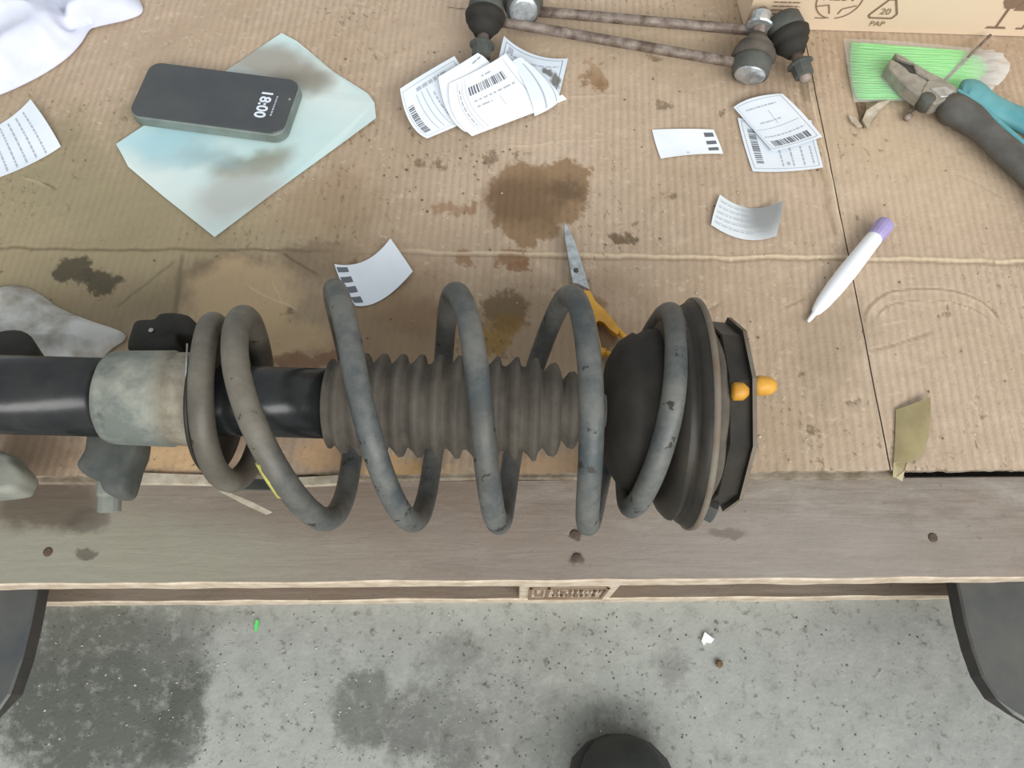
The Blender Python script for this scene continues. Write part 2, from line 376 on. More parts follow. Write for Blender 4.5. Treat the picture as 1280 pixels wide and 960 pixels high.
# phone
t = NT('phone_glass'); c = t.mix(t.ramp(t.noise(14, 3).outputs[0], 0.35, 0.65), col(62, 66, 70), col(76, 78, 78)); MAT['glass'] = t.fin(c, 0.22, 0, None, 0.4)
MAT['phoneside'] = simple('grey_green_case', col(120, 132, 126), col(104, 114, 108), 40, 0.45)
MAT['phonetext'] = simple('clock_digits', col(188, 196, 204), rough=0.5)
e = MAT['phonetext'].node_tree.nodes['Principled BSDF']; e.inputs['Emission Color'].default_value = col(188, 196, 204); e.inputs['Emission Strength'].default_value = 0.35
# green packet content and clear plastic
t = NT('green_sticks'); wv = t.n('ShaderNodeTexWave', bands_direction='Y'); wv.inputs['Scale'].default_value = 60; wv.inputs['Distortion'].default_value = 3
t.l(t.mapping(t.pos, rot=0.05), wv.inputs[0]); c = t.mix(wv.outputs['Fac'], col(88, 226, 96), col(130, 240, 124)); MAT['green'] = t.fin(c, 0.5, 0, t.bump(wv.outputs['Fac'], 0.001, 0.5))
t = NT('clear_plastic'); t.b.inputs['Transmission Weight'].default_value = 0.0; sepx = t.n('ShaderNodeSeparateXYZ'); t.l(t.warp(60, 0.02, 3), sepx.inputs[0]); t.l(t.ramp(sepx.outputs[0], P(1180, 90).x, P(1250, 90).x), t.b.inputs['Alpha']) if False else None; am = t.n('ShaderNodeMapRange'); t.l(sepx.outputs[0], am.inputs[0]); am.inputs[1].default_value = P(1195, 90).x; am.inputs[2].default_value = P(1240, 90).x; am.inputs[3].default_value = 0.3; am.inputs[4].default_value = 0.6; t.l(am.outputs[0], t.b.inputs['Alpha'])
MAT['plastic'] = t.fin(col(225, 228, 226), 0.12, 0, t.bump(t.noise(60, 3).outputs[0], 0.002, 0.9), 0.9)

# ------------------------------------------------------------ setting: floor
fl = MB(); N = 30
vs = [(-2.2 + 4.4 * i / N, -2 + 4.4 * j / N, 0) for j in range(N + 1) for i in range(N + 1)]
fl.add(vs, [(j * (N + 1) + i, j * (N + 1) + i + 1, (j + 1) * (N + 1) + i + 1, (j + 1) * (N + 1) + i) for j in range(N) for i in range(N)], 0, False)
fo = fl.build('floor', MAT['concrete'], origin=(0, 0, 0)); fo['kind'] = 'structure'

# ------------------------------------------------------------ pallet
RZ = math.radians(0.42)
pal = thing('wooden_pallet', 'weathered grey wooden pallet lying on the concrete floor as a work table', 'pallet', (0, 0.45, 0))
Y0 = 0.0865
def prot(v):
    return Matrix.Rotation(RZ, 3, 'Z') @ Vector((v[0], v[1] - Y0, v[2])) + Vector((0, Y0, 0))
def plank(x0, x1, y0, y1, z0, z1, name, front=False, mat='deck'):
    m = MB(); nx = 90 if front else 10
    b = 0.0012
    prof = [(y0, z0), (y0, z1 - b * 1.5), (y0 + b, z1), (y1 - b, z1), (y1, z1 - b), (y1, z0)]
    rings = []
    for i in range(nx + 1):
        x = x0 + (x1 - x0) * i / nx
        ring = []
        for k, (y, z) in enumerate(prof):
            wob = 0.0011 * noise.noise(Vector((x * 30, k * 0.3, y0 * 9))) if k in (0, 1, 2) and front else 0
            ring.append(prot((x, y + wob, z)))
        rings.append(ring)
    m.loft(rings, 0, True, False)
    for i, f in enumerate(m.f):                       # sawn front edge shows paler wood
        if len(f) == 4 and i % 6 in (0, 1): m.m[i] = 1
    return m.build(name, [MAT[mat], MAT['fresh']], pal)
yb = P(640, 599, DECK - T).y
plank(-0.62, 0.70, Y0, yb, 0.098, 0.120, 'deck_board', True)
y = yb + 0.03
for k in range(4):
    plank(-0.62, 0.70, y, y + 0.12, 0.098, 0.120, 'deck_board'); y += 0.155
plank(-0.62, 0.70, Y0, Y0 + 0.10, 0.0, 0.02, 'bottom_board', True, 'slat')
plank(-0.62, 0.70, Y0 + 0.32, Y0 + 0.42, 0.0, 0.02, 'bottom_board', False, 'slat')
plank(-0.62, 0.70, Y0 + 0.64, Y0 + 0.74, 0.0, 0.02, 'bottom_board', False, 'slat')
for iy in range(3):
    for ix, xx in enumerate((-0.57, 0.0058, 0.62)):
        m = MB(); yy = Y0 + 0.32 * iy
        x0, x1 = xx, xx + 0.078
        c0 = prot(((x0 + x1) / 2, yy + 0.05, 0.059))
        m.box(c0, (x1 - x0, 0.098, 0.078), RZ, bev=0.001)
        b = m.build('block', MAT['fresh'] if iy == 0 and ix == 1 else MAT['slat'], pal)
        if iy == 0 and ix == 1:
            b['label'] = 'pale block with a dark burnt-in stamp'
            s = MB(); yf = yy - 0.0004
            def sq(u0, u1, w0, w1):                   # u across 0..1, w up 0..1
                s.box(prot((x0 + (u0 + u1) / 2 * 0.078, yf, 0.02 + (w0 + w1) / 2 * 0.078)), ((u1 - u0) * 0.078, 0.0008, (w1 - w0) * 0.078), RZ)
            sq(.10, .90, .80, .84); sq(.10, .90, .05, .09); sq(.10, .13, .05, .84); sq(.87, .90, .05, .84); sq(.28, .31, .05, .84)
            for r0 in (0.52, 0.2):
                u = .35
                while u < .82:
                    wd = random.choice((.03, .045, .06)); h = random.uniform(.13, .2)
                    sq(u, u + .012, r0, r0 + h); sq(u, u + wd, r0 + h - .03, r0 + h)
                    if random.random() < .6: sq(u, u + wd, r0, r0 + .03)
                    if random.random() < .6: sq(u + wd - .012, u + wd, r0, r0 + h)
                    u += wd + .025
            sq(.16, .25, .3, .34); sq(.16, .18, .3, .62); sq(.23, .25, .3, .62)
            s.build('stamp', MAT['ink_brown'], b)
for (px, py) in ((718, 668), (721, 697), (60, 690), (1166, 672)):
    m = MB(); m.lathe([(-0.001, 0.0036), (0.0003, 0.0036), (0.0006, 0.0025)], P(px, py, DECK - T), (0, 0, 1), 10)
    m.build('nail', MAT['rust'], pal)

# ------------------------------------------------------------ lift forks under the pallet
def fork(edge, mirror, label):
    """edge: pixel points of the inner top edge, from the pallet to the tip"""
    z1 = 0.0975; z0 = 0.0815
    e = [P(px, py, z1 - T) for (px, py) in edge]
    tipx, tipy = e[-1].x, e[-1].y
    out = [(p.x, p.y) for p in e]
    wdt = 2 * abs(tipx - e[0].x)
    cx = tipx
    outer = [(2 * cx - p[0], p[1]) for p in out[:-1]][::-1]
    back = 0.85
    poly = [(out[0][0], back)] + out + outer + [(2 * cx - out[0][0], back)]
    r = thing('lift_fork', label, 'fork', (cx, 0.3, z0), 'lift forks under the pallet')
    m = MB(); n = len(poly)
    lo = [(p[0], p[1], z0 + (0.008 if p[1] < 0.0 else 0.0)) for p in poly]
    def ins(p, k=0.0015): return (p[0] + (k if p[0] < cx else -k), p[1] + (k if p[1] < 0 else 0), z1)
    m.loft([lo, [(p[0], p[1], z1 - 0.0015) for p in poly], [ins(p) for p in poly]], 0, True, False)
    for i in range(n): m.m[i] = 1
    m.build('blade', [MAT['fork'], MAT['fork_side']], r)
    return r
fork([(1198, 735), (1206, 775), (1216, 812), (1228, 845), (1246, 873), (1268, 893), (1300, 912), (1345, 922)], 1, 'dark steel lift fork tip sticking out from the pallet at lower right')
fork([(46, 738), (38, 780), (27, 825), (12, 868), (-8, 897), (-36, 918), (-80, 928)], -1, 'dark steel lift fork tip sticking out from the pallet at lower left')

# ------------------------------------------------------------ cardboard sheets
import numpy as np
def fbm(x, y, scale, octv=4, rough=0.6, seed=0):
    out = np.zeros_like(x); amp = 1.0; tot = 0.0
    for o in range(octv):
        sx = x * scale + 37.1 * seed + 11.3 * o + 500; sy = y * scale + 17.7 * seed + 5.9 * o + 500
        xi = np.floor(sx).astype(np.int64); yi = np.floor(sy).astype(np.int64); fx = sx - xi; fy = sy - yi
        fx = fx * fx * (3 - 2 * fx); fy = fy * fy * (3 - 2 * fy)
        def h(a, b):
            n = (a * 374761393 + b * 668265263 + (seed + o) * 974634777) & 0xffffffff
            n = ((n ^ (n >> 13)) * 1274126177) & 0xffffffff; return ((n ^ (n >> 16)) & 0xffff) / 65535.0
        out += amp * ((h(xi, yi) * (1 - fx) + h(xi + 1, yi) * fx) * (1 - fy) + (h(xi, yi + 1) * (1 - fx) + h(xi + 1, yi + 1) * fx) * fy)
        tot += amp; amp *= rough; scale *= 2.03
    return out / tot
def sstep(v, a, b):
    u = np.clip((v - a) / (b - a), 0, 1); return u * u * (3 - 2 * u)
def paint_sheet(x, y):
    """oil stains, broad darker and paler areas, score lines, tears and scratches of the cardboard: albedo layer, remaining base, relief (m)"""
    def warp(scale, amt, octv, rough=0.62, seed=0):
        return (x + (fbm(x, y, scale, octv, rough, seed) - .5) * amt * 1.6, y + (fbm(x, y, scale, octv, rough, seed + 50) - .5) * amt * 1.6)
    W = warp(38, .022, 6, .65, 1); W2 = warp(20, .07, 7, .68, 2); Wf = warp(90, .017, 5, .72, 3); Wl = warp(30, .004, 3, .6, 4)
    Cc = np.zeros((len(x), 3)); K = np.ones(len(x)); Hh = np.zeros(len(x))
    def nb(w_, px, py, rx, ry, rot=0.0, soft=.15):
        c = P(px, py); ex = abs(P(px + rx, py).x - c.x); ey = abs(P(px, py - ry).y - c.y)
        dx = w_[0] - c.x; dy = w_[1] - c.y; cs, sn = math.cos(rot), math.sin(rot)
        r_ = np.hypot((dx * cs + dy * sn) / ex, (-dx * sn + dy * cs) / ey); return sstep(r_, 1 + soft, 1 - soft)
    def st(m, cc, k):
        nonlocal Cc, K
        m = m * k; Cc = Cc * (1 - m)[:, None] + np.array(cc[:3])[None, :] * m[:, None]; K = K * (1 - m)
    def seg(w_, p0, p1, wd):
        a = np.array(p0[:2]); b = np.array(p1[:2]); ab = b - a; L_ = np.hypot(*ab); u = ab / L_
        dx = w_[0] - a[0]; dy = w_[1] - a[1]; al = dx * u[0] + dy * u[1]; pe = np.abs(-dx * u[1] + dy * u[0])
        return sstep(pe, wd, 0) * sstep(np.abs(al - L_ / 2), L_ / 2, L_ / 2 - min(.01, L_ * .3))
    big = None
    st(nb(W2, 60, 300, 330, 130, 0, 0.5), col(140, 130, 98), 0.75)
    st(nb(W2, 120, 215, 130, 70, 0.3, 0.5), col(135, 126, 100), 0.45)
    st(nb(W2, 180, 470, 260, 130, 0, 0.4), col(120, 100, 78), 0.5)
    st(nb(W2, 330, 340, 110, 22, 0, 0.6), col(112, 94, 74), 0.6)
    st(nb(W2, 420, 255, 70, 50, 0, 0.6), col(140, 116, 88), 0.5)
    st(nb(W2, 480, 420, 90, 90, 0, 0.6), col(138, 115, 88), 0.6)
    st(nb(W2, 600, 430, 330, 70, 0, 0.6), col(138, 116, 90), 0.55)  # broad darker brown area beneath the spring
    st(nb(W, 880, 540, 190, 60, 0, 0.5), col(150, 130, 104), 0.35)
    st(nb(W2, 1050, 430, 70, 50, 0, 0.6), col(145, 128, 106), 0.5)
    st(nb(W, 300, 370, 72, 48, 0, 0.25), col(190, 165, 130), 0.75)
    st(nb(W, 330, 420, 85, 30, 0, 0.3), col(182, 158, 122), 0.7)
    st(nb(Wf, 215, 565, 40, 26, 0, 0.3), col(206, 172, 130), 0.85)
    st(nb(Wf, 400, 570, 30, 22, 0, 0.3), col(196, 160, 122), 0.8)
    st(nb(Wf, 500, 585, 60, 12, 0, 0.4), col(200, 162, 112), 0.8)
    st(nb(Wf, 690, 582, 70, 16, 0, 0.4), col(190, 158, 124), 0.7)
    st(nb(W, 40, 570, 60, 40, 0, 0.4), col(112, 90, 70), 0.6)
    st(nb(Wf, 90, 338, 26, 14, -0.25, 0.2), col(74, 68, 52), 0.9)
    st(nb(Wf, 125, 352, 24, 13, -0.35, 0.2), col(74, 68, 52), 0.9)
    big = np.maximum(nb(Wf, 668, 248, 62, 46, 0.1, 0.08), nb(Wf, 705, 228, 34, 30, 0, 0.1))
    big = np.maximum(big, nb(Wf, 655, 282, 26, 24, 0, 0.12))
    st(big, col(134, 108, 78), 0.88)
    st(nb(W, 655, 250, 42, 30, 0.1, 0.5), col(98, 76, 56), 0.65)
    st(nb(Wf, 708, 240, 24, 14, 0.1, 0.6), col(86, 68, 52), 0.6)
    st(nb(Wf, 555, 262, 18, 9, 0, 0.2), col(140, 105, 75), 0.6)
    st(nb(Wf, 585, 257, 13, 8, 0, 0.2), col(136, 102, 72), 0.7)
    st(nb(Wf, 642, 322, 22, 12, -0.3, 0.12), col(130, 96, 68), 0.8)
    st(nb(Wf, 650, 334, 10, 10, 0, 0.12), col(130, 96, 68), 0.8)
    st(nb(Wf, 582, 322, 10, 11, 0, 0.2), col(136, 102, 74), 0.7)
    st(nb(Wf, 737, 94, 15, 12, -0.5, 0.1), col(130, 96, 62), 0.85)
    st(nb(Wf, 750, 100, 10, 11, 0, 0.15), col(130, 96, 62), 0.8)
    st(nb(Wf, 740, 80, 6, 5, 0, 0.2), col(138, 104, 70), 0.7)
    st(nb(Wf, 735, 92, 5, 5, 0, 0.5), col(80, 60, 42), 0.8)
    st(nb(Wf, 632, 385, 30, 20, 0.4, 0.2), col(104, 84, 58), 0.8)
    st(nb(Wf, 616, 422, 26, 20, 0.3, 0.3), col(140, 110, 56), 0.85)
    st(nb(Wf, 640, 402, 16, 12, 0.3, 0.4), col(128, 100, 54), 0.8)
    st(nb(Wf, 750, 408, 14, 40, 0.2, 0.3), col(120, 92, 62), 0.6)
    st(nb(Wf, 779, 296, 11, 9, 0, 0.2), col(98, 84, 66), 0.8)
    st(nb(Wf, 520, 395, 60, 24, 0, 0.6), col(120, 94, 70), 0.5)
    st(nb(Wf, 380, 452, 50, 10, 0, 0.4), col(108, 76, 56), 0.7)
    st(nb(Wf, 1008, 110, 12, 16, 0, 0.5), col(125, 112, 92), 0.7)
    st(nb(W, 560, 150, 90, 50, 0.3, 0.6), col(150, 132, 110), 0.3)
    st(nb(W, 800, 60, 160, 40, 0, 0.6), col(196, 176, 148), 0.4)
    st(nb(W, 1150, 200, 130, 80, 0, 0.6), col(196, 176, 148), 0.45)
    # the long horizontal crease: pale ridge and dark line right, dark groove left
    xl = sstep(x, P(340, 310).x, P(640, 315).x)
    cr = seg(Wl, P(-300, 304), P(1600, 329), .0026); st(cr * (1 - xl), col(98, 80, 60), .65); st(cr * xl, col(214, 195, 165), .75); Hh += cr * (xl * .0012 - (1 - xl) * .001)
    cr = seg(Wl, P(-300, 308), P(1600, 333), .0018); st(cr * xl, col(118, 98, 76), .55); Hh -= cr * xl * .0008
    cr = seg(Wl, P(229, 312), P(214, 408), .0035); st(cr, col(104, 90, 70), .6); Hh -= cr * .0006
    for (p0, p1, wd, cc, k, h) in (((1000, 95), (1044, 300), .0035, (140, 120, 94), .55, -1.2), ((1010, 90), (1054, 300), .0015, (214, 196, 168), .6, 1.0), ((984, 90), (1018, 240), .0022, (150, 130, 104), .4, -.8),  # first two: light and dark sides of the crease painted as a pair
            ((142, 388), (222, 322), .0016, (98, 86, 64), .6, -1), ((345, 312), (402, 346), .0018, (96, 74, 56), .6, -1), ((305, 354), (378, 392), .0012, (206, 184, 150), .6, 1), ((340, 345), (352, 385), .0010, (206, 184, 150), .5, 1),
            ((210, 160), (262, 152), .0015, (150, 132, 108), .3, -1), ((630, 182), (760, 172), .0012, (208, 190, 164), .5, 1), ((700, 122), (780, 116), .0012, (206, 188, 162), .5, 1),
            ((1080, 440), (1170, 412), .0014, (130, 112, 90), .5, -1.2), ((1090, 407), (1140, 398), .0012, (206, 188, 162), .5, 1), ((870, 398), (905, 375), .002, (120, 100, 78), .5, -.6), ((850, 600), (1110, 596), .0012, (120, 100, 78), .3, -.6),
            ((975, 390), (1010, 372), .0016, (120, 100, 80), .5, -.8), ((20, 218), (70, 238), .0014, (190, 172, 142), .5, 1), ((50, 228), (72, 238), .0022, (88, 78, 60), .6, -1), ((555, 8), (590, 12), .0014, (70, 60, 50), .8, -.5),
            ((1190, 215), (1262, 250), .0016, (152, 134, 110), .35, -.8), ((1075, 235), (1100, 330), .0016, (150, 132, 108), .3, -.8), ((1150, 135), (1280, 110), .0014, (150, 132, 108), .25, -.8)):
        sm = seg(Wl, P(*p0), P(*p1), wd); st(sm, col(*cc), k); Hh += sm * h * .0006
    for (px, py, rx, ry) in ((524, 202, 7, 5), (548, 205, 9, 5), (610, 198, 6, 7), (650, 192, 7, 6), (829, 128, 5, 6), (836, 243, 5, 5), (780, 296, 9, 8), (470, 72, 4, 4), (905, 140, 4, 4), (1068, 505, 5, 4), (1010, 538, 6, 3), (820, 72, 9, 4), (440, 325, 7, 5), (905, 482, 5, 5), (1005, 470, 7, 3), (1180, 388, 4, 3), (1072, 272, 3, 7), (800, 280, 5, 4), (360, 396, 5, 4)):
        pm = nb(Wf, px, py, rx, ry, .3, .35); st(pm, col(112, 94, 72), .7); Hh -= pm * .0008
    # arcs pressed into the right flap
    ce = P(1165, 400)
    for (rx, ry, k) in ((84, 40, 1.0), (70, 24, .8)):
        r_ = np.hypot((Wl[0] - ce.x) / (rx * .00066), (Wl[1] - ce.y) / (ry * .00075)); up_ = sstep(y, ce.y - .004, ce.y + .01)
        rg = sstep(np.abs(r_ - 1), .05, 0) * up_; r2 = sstep(np.abs(r_ - .94), .04, 0) * up_
        st(rg, col(134, 114, 90), .5 * k); st(r2, col(206, 188, 162), .5 * k); Hh += (r2 - rg) * .0009 * k
    # small dark flecks and pale scuffs
    f = fbm(x * 1.6, y, 170, 4, .7, 9); dens = fbm(x, y, 9, 3, .6, 12)
    st(sstep(f, .68, .75) * sstep(dens, .46, .64), col(104, 86, 66), .65)
    f = fbm(x, y * 1.5, 150, 4, .7, 19); st(sstep(f, .70, .77) * sstep(K, .35, .8), col(208, 192, 168), .45)
    # gentle crumpling
    Hh += (fbm(x, y, 11, 4, .6, 30) - .5) * .0022 + (fbm(x * 1.4, y * .8, 60, 3, .6, 31) - .5) * .0005
    return Cc, K, np.clip(Hh, -.003, .0012)

def sheet(name, rows, thick, label, nx, ny, mats=('card', 'card_edge')):
    """rows = [far-left, far-right, near-right, near-left] world xy, top at T"""
    A, B, Cc, D = [np.array(p[:2], float) for p in rows]
    u = np.linspace(0, 1, nx + 1); v = np.linspace(0, 1, ny + 1) ** 0.8; v = v
    U_, V_ = np.meshgrid(u, v); U_ = U_.ravel()[:, None]; V_ = V_.ravel()[:, None]
    p = (A * (1 - U_) + B * U_) * (1 - V_) + (D * (1 - U_) + Cc * U_) * V_
    x, y = p[:, 0].copy(), p[:, 1].copy()
    near = (V_[:, 0] > .9999)
    y = y + near * (fbm(x, x * 0, 120, 3, .6, 40) - .5) * .0022
    stn, keep, hh = paint_sheet(x, y)
    W = nx + 1; top = np.stack([x, y, T - .0006 + hh], 1)
    per = list(range(W)) + [k * W + nx for k in range(1, ny + 1)] + [ny * W + k for k in range(nx - 1, -1, -1)] + [k * W for k in range(ny - 1, 0, -1)]
    e0 = top[per]; e1 = e0.copy(); e1[:, 2] = T - thick - .0006
    o0 = np.array((x[0], y[0], T - thick)); V3 = np.concatenate([top, e0, e1]) - o0
    ii, jj = np.meshgrid(np.arange(nx), np.arange(ny)); b_ = (jj * W + ii).ravel()
    q = np.stack([b_, b_ + W, b_ + W + 1, b_ + 1], 1); n = len(per); k0 = len(top); ar = np.arange(n); ar1 = (ar + 1) % n
    q2 = np.stack([k0 + ar, k0 + n + ar, k0 + n + ar1, k0 + ar1], 1); Q = np.concatenate([q, q2]).astype(np.int32)
    me = bpy.data.meshes.new(name); me.vertices.add(len(V3)); me.vertices.foreach_set('co', V3.astype(np.float32).ravel())
    me.loops.add(Q.size); me.loops.foreach_set('vertex_index', Q.ravel()); me.polygons.add(len(Q))
    me.polygons.foreach_set('loop_start', np.arange(0, Q.size, 4, dtype=np.int32)); me.polygons.foreach_set('loop_total', np.full(len(Q), 4, dtype=np.int32))
    me.materials.append(MAT[mats[0]]); me.materials.append(MAT[mats[1]])
    mi = np.zeros(len(Q), np.int32); mi[len(q):] = 1; me.polygons.foreach_set('material_index', mi); me.polygons.foreach_set('use_smooth', mi == 0)
    me.update(); me.validate()
    ca = me.attributes.new('stain', 'FLOAT_COLOR', 'POINT'); cv = np.ones((len(V3), 4), np.float32); cv[:, :3] = 0; cv[:len(top), :3] = stn; ca.data.foreach_set('color', cv.ravel())
    ka = me.attributes.new('keep', 'FLOAT', 'POINT'); kv = np.ones(len(V3), np.float32); kv[:len(top)] = keep; ka.data.foreach_set('value', kv)
    o = bpy.data.objects.new(name, me); C.objects.link(o); o.location = o0; o['label'] = label; o['category'] = 'cardboard'; return o
def xy(px, py, z=0): p = P(px, py, z); return (p.x, p.y)
gl0 = xy(985, -60); gl1 = xy(1116, 590)
# left sheet and right flap meet at the long gap
sheet('cardboard_sheet', [(-0.70, 0.86), (gl0[0], 0.86), xy(1113, 588), (-0.45, xy(0, 597)[1])], 0.0045, 'large creased brown cardboard sheet with oil stains under the strut', 760, 430)
sheet('cardboard_flap', [(gl0[0] + 0.0010, 0.86), (0.85, 0.86), (0.55, xy(1280, 585)[1]), xy(1114.8, 588)], 0.0045, 'brown cardboard flap with pressed arcs right of the long gap', 330, 360)
# under layers
m = MB()
q0 = xy(1130, 598, -0.0045)
m.box(((-0.6 + q0[0]) / 2, 0.5 + (xy(640, 600, -0.005)[1]) / 2 - 0.07, 0), (0.01, 0.01, 0.01)) if False else None
ye = xy(640, 598, -0.0065)[1]
m.prism([(-0.58, ye - 0.002), (-0.25, ye - 0.003), (0.0, ye + 0.001), (xy(860, 600, -0.01)[0], ye + 0.0002), (xy(1128, 598, -0.01)[0], ye + 0.001), (xy(1110, 560, -0.01)[0], ye + 0.03), (0.22, 0.83), (-0.6, 0.83)], DECK, T - 0.0062)
m.build('cardboard_layer', MAT['card_edge'], None, 'thick grey-edged lower cardboard layer between pallet deck and big sheet', 'cardboard')
m = MB(); m.prism([xy(1150, 560, -0.01), xy(1280, 560, -0.01), (0.7, 0.83), (0.3, 0.83)], DECK, T - 0.0062)
m.build('cardboard_packing', MAT['card_edge'], None, 'hidden cardboard packing under the right flap, above a dark slot', 'cardboard')
# torn pale strips along the front edge
for (pts, nm, lb) in (([(152, 590), (268, 594), (270, 605), (220, 604), (148, 603)], 'cardboard_strip', 'pale torn cardboard strip at the sheet edge left of the coil spring'),
                      ([(366, 597), (424, 594), (422, 604), (364, 607)], 'cardboard_strip', 'short pale torn cardboard strip seen through the coil spring')):
    m = MB(); m.prism([xy(a, b, 0.002) for (a, b) in pts], T - 0.0045, T + 0.0022)
    o = m.build(nm, MAT['card_pale'], None, lb, 'cardboard')
# torn hole with peeled flaps near the pliers
def flat_piece(name, pts, z, th, mat, label, cat, kind=None, curl=None):
    m = MB(); n = len(pts)
    top = [P(a, b, z + (curl[i] if curl else 0)) for i, (a, b) in enumerate(pts)]
    cc = sum(top, Vector()) / n
    bot = [p - Vector((0, 0, th)) for p in top]
    vs = top + bot; fs = [tuple(range(n)), tuple(range(n, 2 * n))[::-1]] + [(i, n + i, n + (i + 1) % n, (i + 1) % n) for i in range(n)]
    m.add(vs, fs, 0, False)
    o = m.build(name, mat, None, label, cat)
    if kind: o['kind'] = kind
    return o
flat_piece('torn_flap', [(1084, 160), (1078, 150), (1083, 138), (1098, 128), (1113, 125), (1104, 133), (1094, 147), (1086, 158)], 0.004, 0.002, MAT['card_pale'], 'pale torn paper flap of cardboard peeled up below the green packet', 'cardboard', None, [0, 0, .002, .004, .004, .003, .002, 0])
flat_piece('torn_shred', [(1060, 143), (1070, 147), (1078, 158), (1072, 158), (1064, 151)], 0.003, 0.0015, MAT['card_pale'], 'small pale torn cardboard shred left of the peeled flap', 'cardboard')
flat_piece('tear_hole', [(1071, 127), (1083, 128), (1082, 142), (1080, 160), (1076, 158), (1074, 142)], 0.0012, 0.0008, MAT['crumb'], 'dark narrow tear in the cardboard below the green packet', 'tear')

# ------------------------------------------------------------ curved papers
def lag(ts, t):
    n = len(ts); out = []
    for i in range(n):
        w_ = 1.0
        for j in range(n):
            if j != i: w_ *= (t - ts[j]) / (ts[i] - ts[j])
        out.append(w_)
    return out
def surface(rows):
    """rows of (px,py,z mm): returns S(u,v)"""
    R = [[P(a, b, z / 1000) for (a, b, z) in r] for r in rows]
    nv = len(R)
    def S(u, v):
        wv_ = lag([i / (nv - 1) for i in range(nv)], v); p = Vector()
        for r, wr in zip(R, wv_):
            wu = lag([i / (len(r) - 1) for i in range(len(r))], u)
            for q, wq in zip(r, wu): p += q * wr * wq
        return p
    return S
def paper(name, rows, mat, label, cat, prints=(), n=16, th=0.00025, softprints=(), group=None, z0=0):
    S = surface(rows); m = MB(); W = n + 1
    def floor_(p): return Vector((p.x, p.y, max(p.z, T + 0.0006)))
    top = [floor_(S(i / n, j / n)) for j in range(W) for i in range(W)]
    bot = [p - Vector((0, 0, th)) for p in top]
    fs = [(j * W + i, j * W + i + 1, (j + 1) * W + i + 1, (j + 1) * W + i) for j in range(n) for i in range(n)]
    per = [i for i in range(W)] + [j * W + n for j in range(1, W)] + [n * W + i for i in range(n - 1, -1, -1)] + [j * W for j in range(n - 1, 0, -1)]
    m.add(top + bot, fs + [tuple(x + W * W for x in f)[::-1] for f in fs], 0, True)
    m.add([top[i] for i in per] + [bot[i] for i in per], [(k, (k + 1) % len(per), len(per) + (k + 1) % len(per), len(per) + k) for k in range(len(per))], 0, False)
    o = m.build(name, mat, None, label, cat, group)
    for pr, mt, nm in ((prints, MAT['ink'], 'printing'), (softprints, MAT['ink_soft'], 'faint_printing')):
        if not pr: continue
        k = MB()
        for (u0, v0, u1, v1) in pr:
            su = max(1, int(abs(u1 - u0) * n * 1.2)); sv = max(1, int(abs(v1 - v0) * n * 1.2))
            vs = [floor_(S(u0 + (u1 - u0) * i / su, v0 + (v1 - v0) * j / sv)) + Vector((0, 0, 0.0003)) for j in range(sv + 1) for i in range(su + 1)]
            k.add(vs, [(j * (su + 1) + i, j * (su + 1) + i + 1, (j + 1) * (su + 1) + i + 1, (j + 1) * (su + 1) + i) for j in range(sv) for i in range(su)], 0, True)
        k.build(nm, mt, o)
    return o
def bars(u0, u1, v0, v1, horiz=True, seed=1):
    """barcode: stripes stepping along u (or along v)"""
    r = random.Random(seed); out = []; a, b = (u0, u1) if horiz else (v0, v1); x = a; L = b - a
    while x < b:
        wd = r.choice((.02, .035, .05)) * L * 0.9
        out.append((x, v0, min(x + wd, b), v1) if horiz else (u0, x, u1, min(x + wd, b))); x += wd + r.choice((.015, .025, .035)) * L
    return out
def line(u0, v0, u1, v1, w_=0.008):
    return [(u0, v0, u1, v0 + w_)] if abs(u1 - u0) > abs(v1 - v0) else [(u0, v0, u0 + w_, v1)]
def words(u0, u1, v, h, horiz=True, seed=3):
    r = random.Random(seed); out = []; x = u0
    while x < u1:
        wd = r.uniform(.03, .10); e_ = min(x + wd, u1)
        out.append((x, v, e_, v + h) if horiz else (v, x, v + h, e_)); x = e_ + .02
    return out
def frame(u0, v0, u1, v1, w_=0.007):
    return [(u0, v0, u1, v0 + w_), (u0, v1 - w_, u1, v1), (u0, v0, u0 + w_, v1), (u1 - w_, v0, u1, v1)]

# cut label at the left edge
sp_ = []
for k in range(8): sp_ += words(.08, .96, .1 + k * .105, .018, False, k) 
paper('shipping_label', [[(-60, 175, 0), (-5, 158, 3), (38, 124, 8)], [(-50, 205, 0), (8, 186, 2), (58, 152, 6)], [(-40, 232, 1), (20, 214, 0), (76, 183, 1)]], MAT['paper'],
      'curled white printed label at the left edge below the white cloth', 'label', (), 14, softprints=sp_)
# label cluster
G = 'curled printed labels in the pile'
paper('shipping_label', [[(630, 45, 16), (667, 68, 10), (710, 73, 6)], [(622, 80, 10), (660, 100, 8), (704, 98, 4)], [(615, 125, 2), (655, 142, 2), (696, 130, 1)]], MAT['paper_blot'],
      'rear label of the curled pile, with a dark blot at its right corner', 'label', frame(.06, .06, .94, .9) , 14, softprints=words(.1, .9, .2, .03, True, 4) + words(.1, .6, .35, .03, True, 5) + [(.12, .10, .2, .2)], group=G)
paper('shipping_label', [[(500, 111, 22), (530, 92, 22), (568, 70, 20)], [(512, 152, 10), (548, 130, 14), (590, 104, 16)], [(534, 173, 2), (572, 157, 3), (612, 140, 6)]], MAT['paper'],
      'leftmost label of the curled pile, wide grey barcode along its left edge', 'label', bars(.07, .17, .3, .85, False, 3), 16, softprints=frame(.04, .06, .96, .94) + words(.3, .8, .12, .05, True, 6) + [(.27, .2, .28, .9), (.36, .2, .37, .9), (.45, .2, .46, .9)] + words(.3, .9, .52, .02, False, 9), group=G)
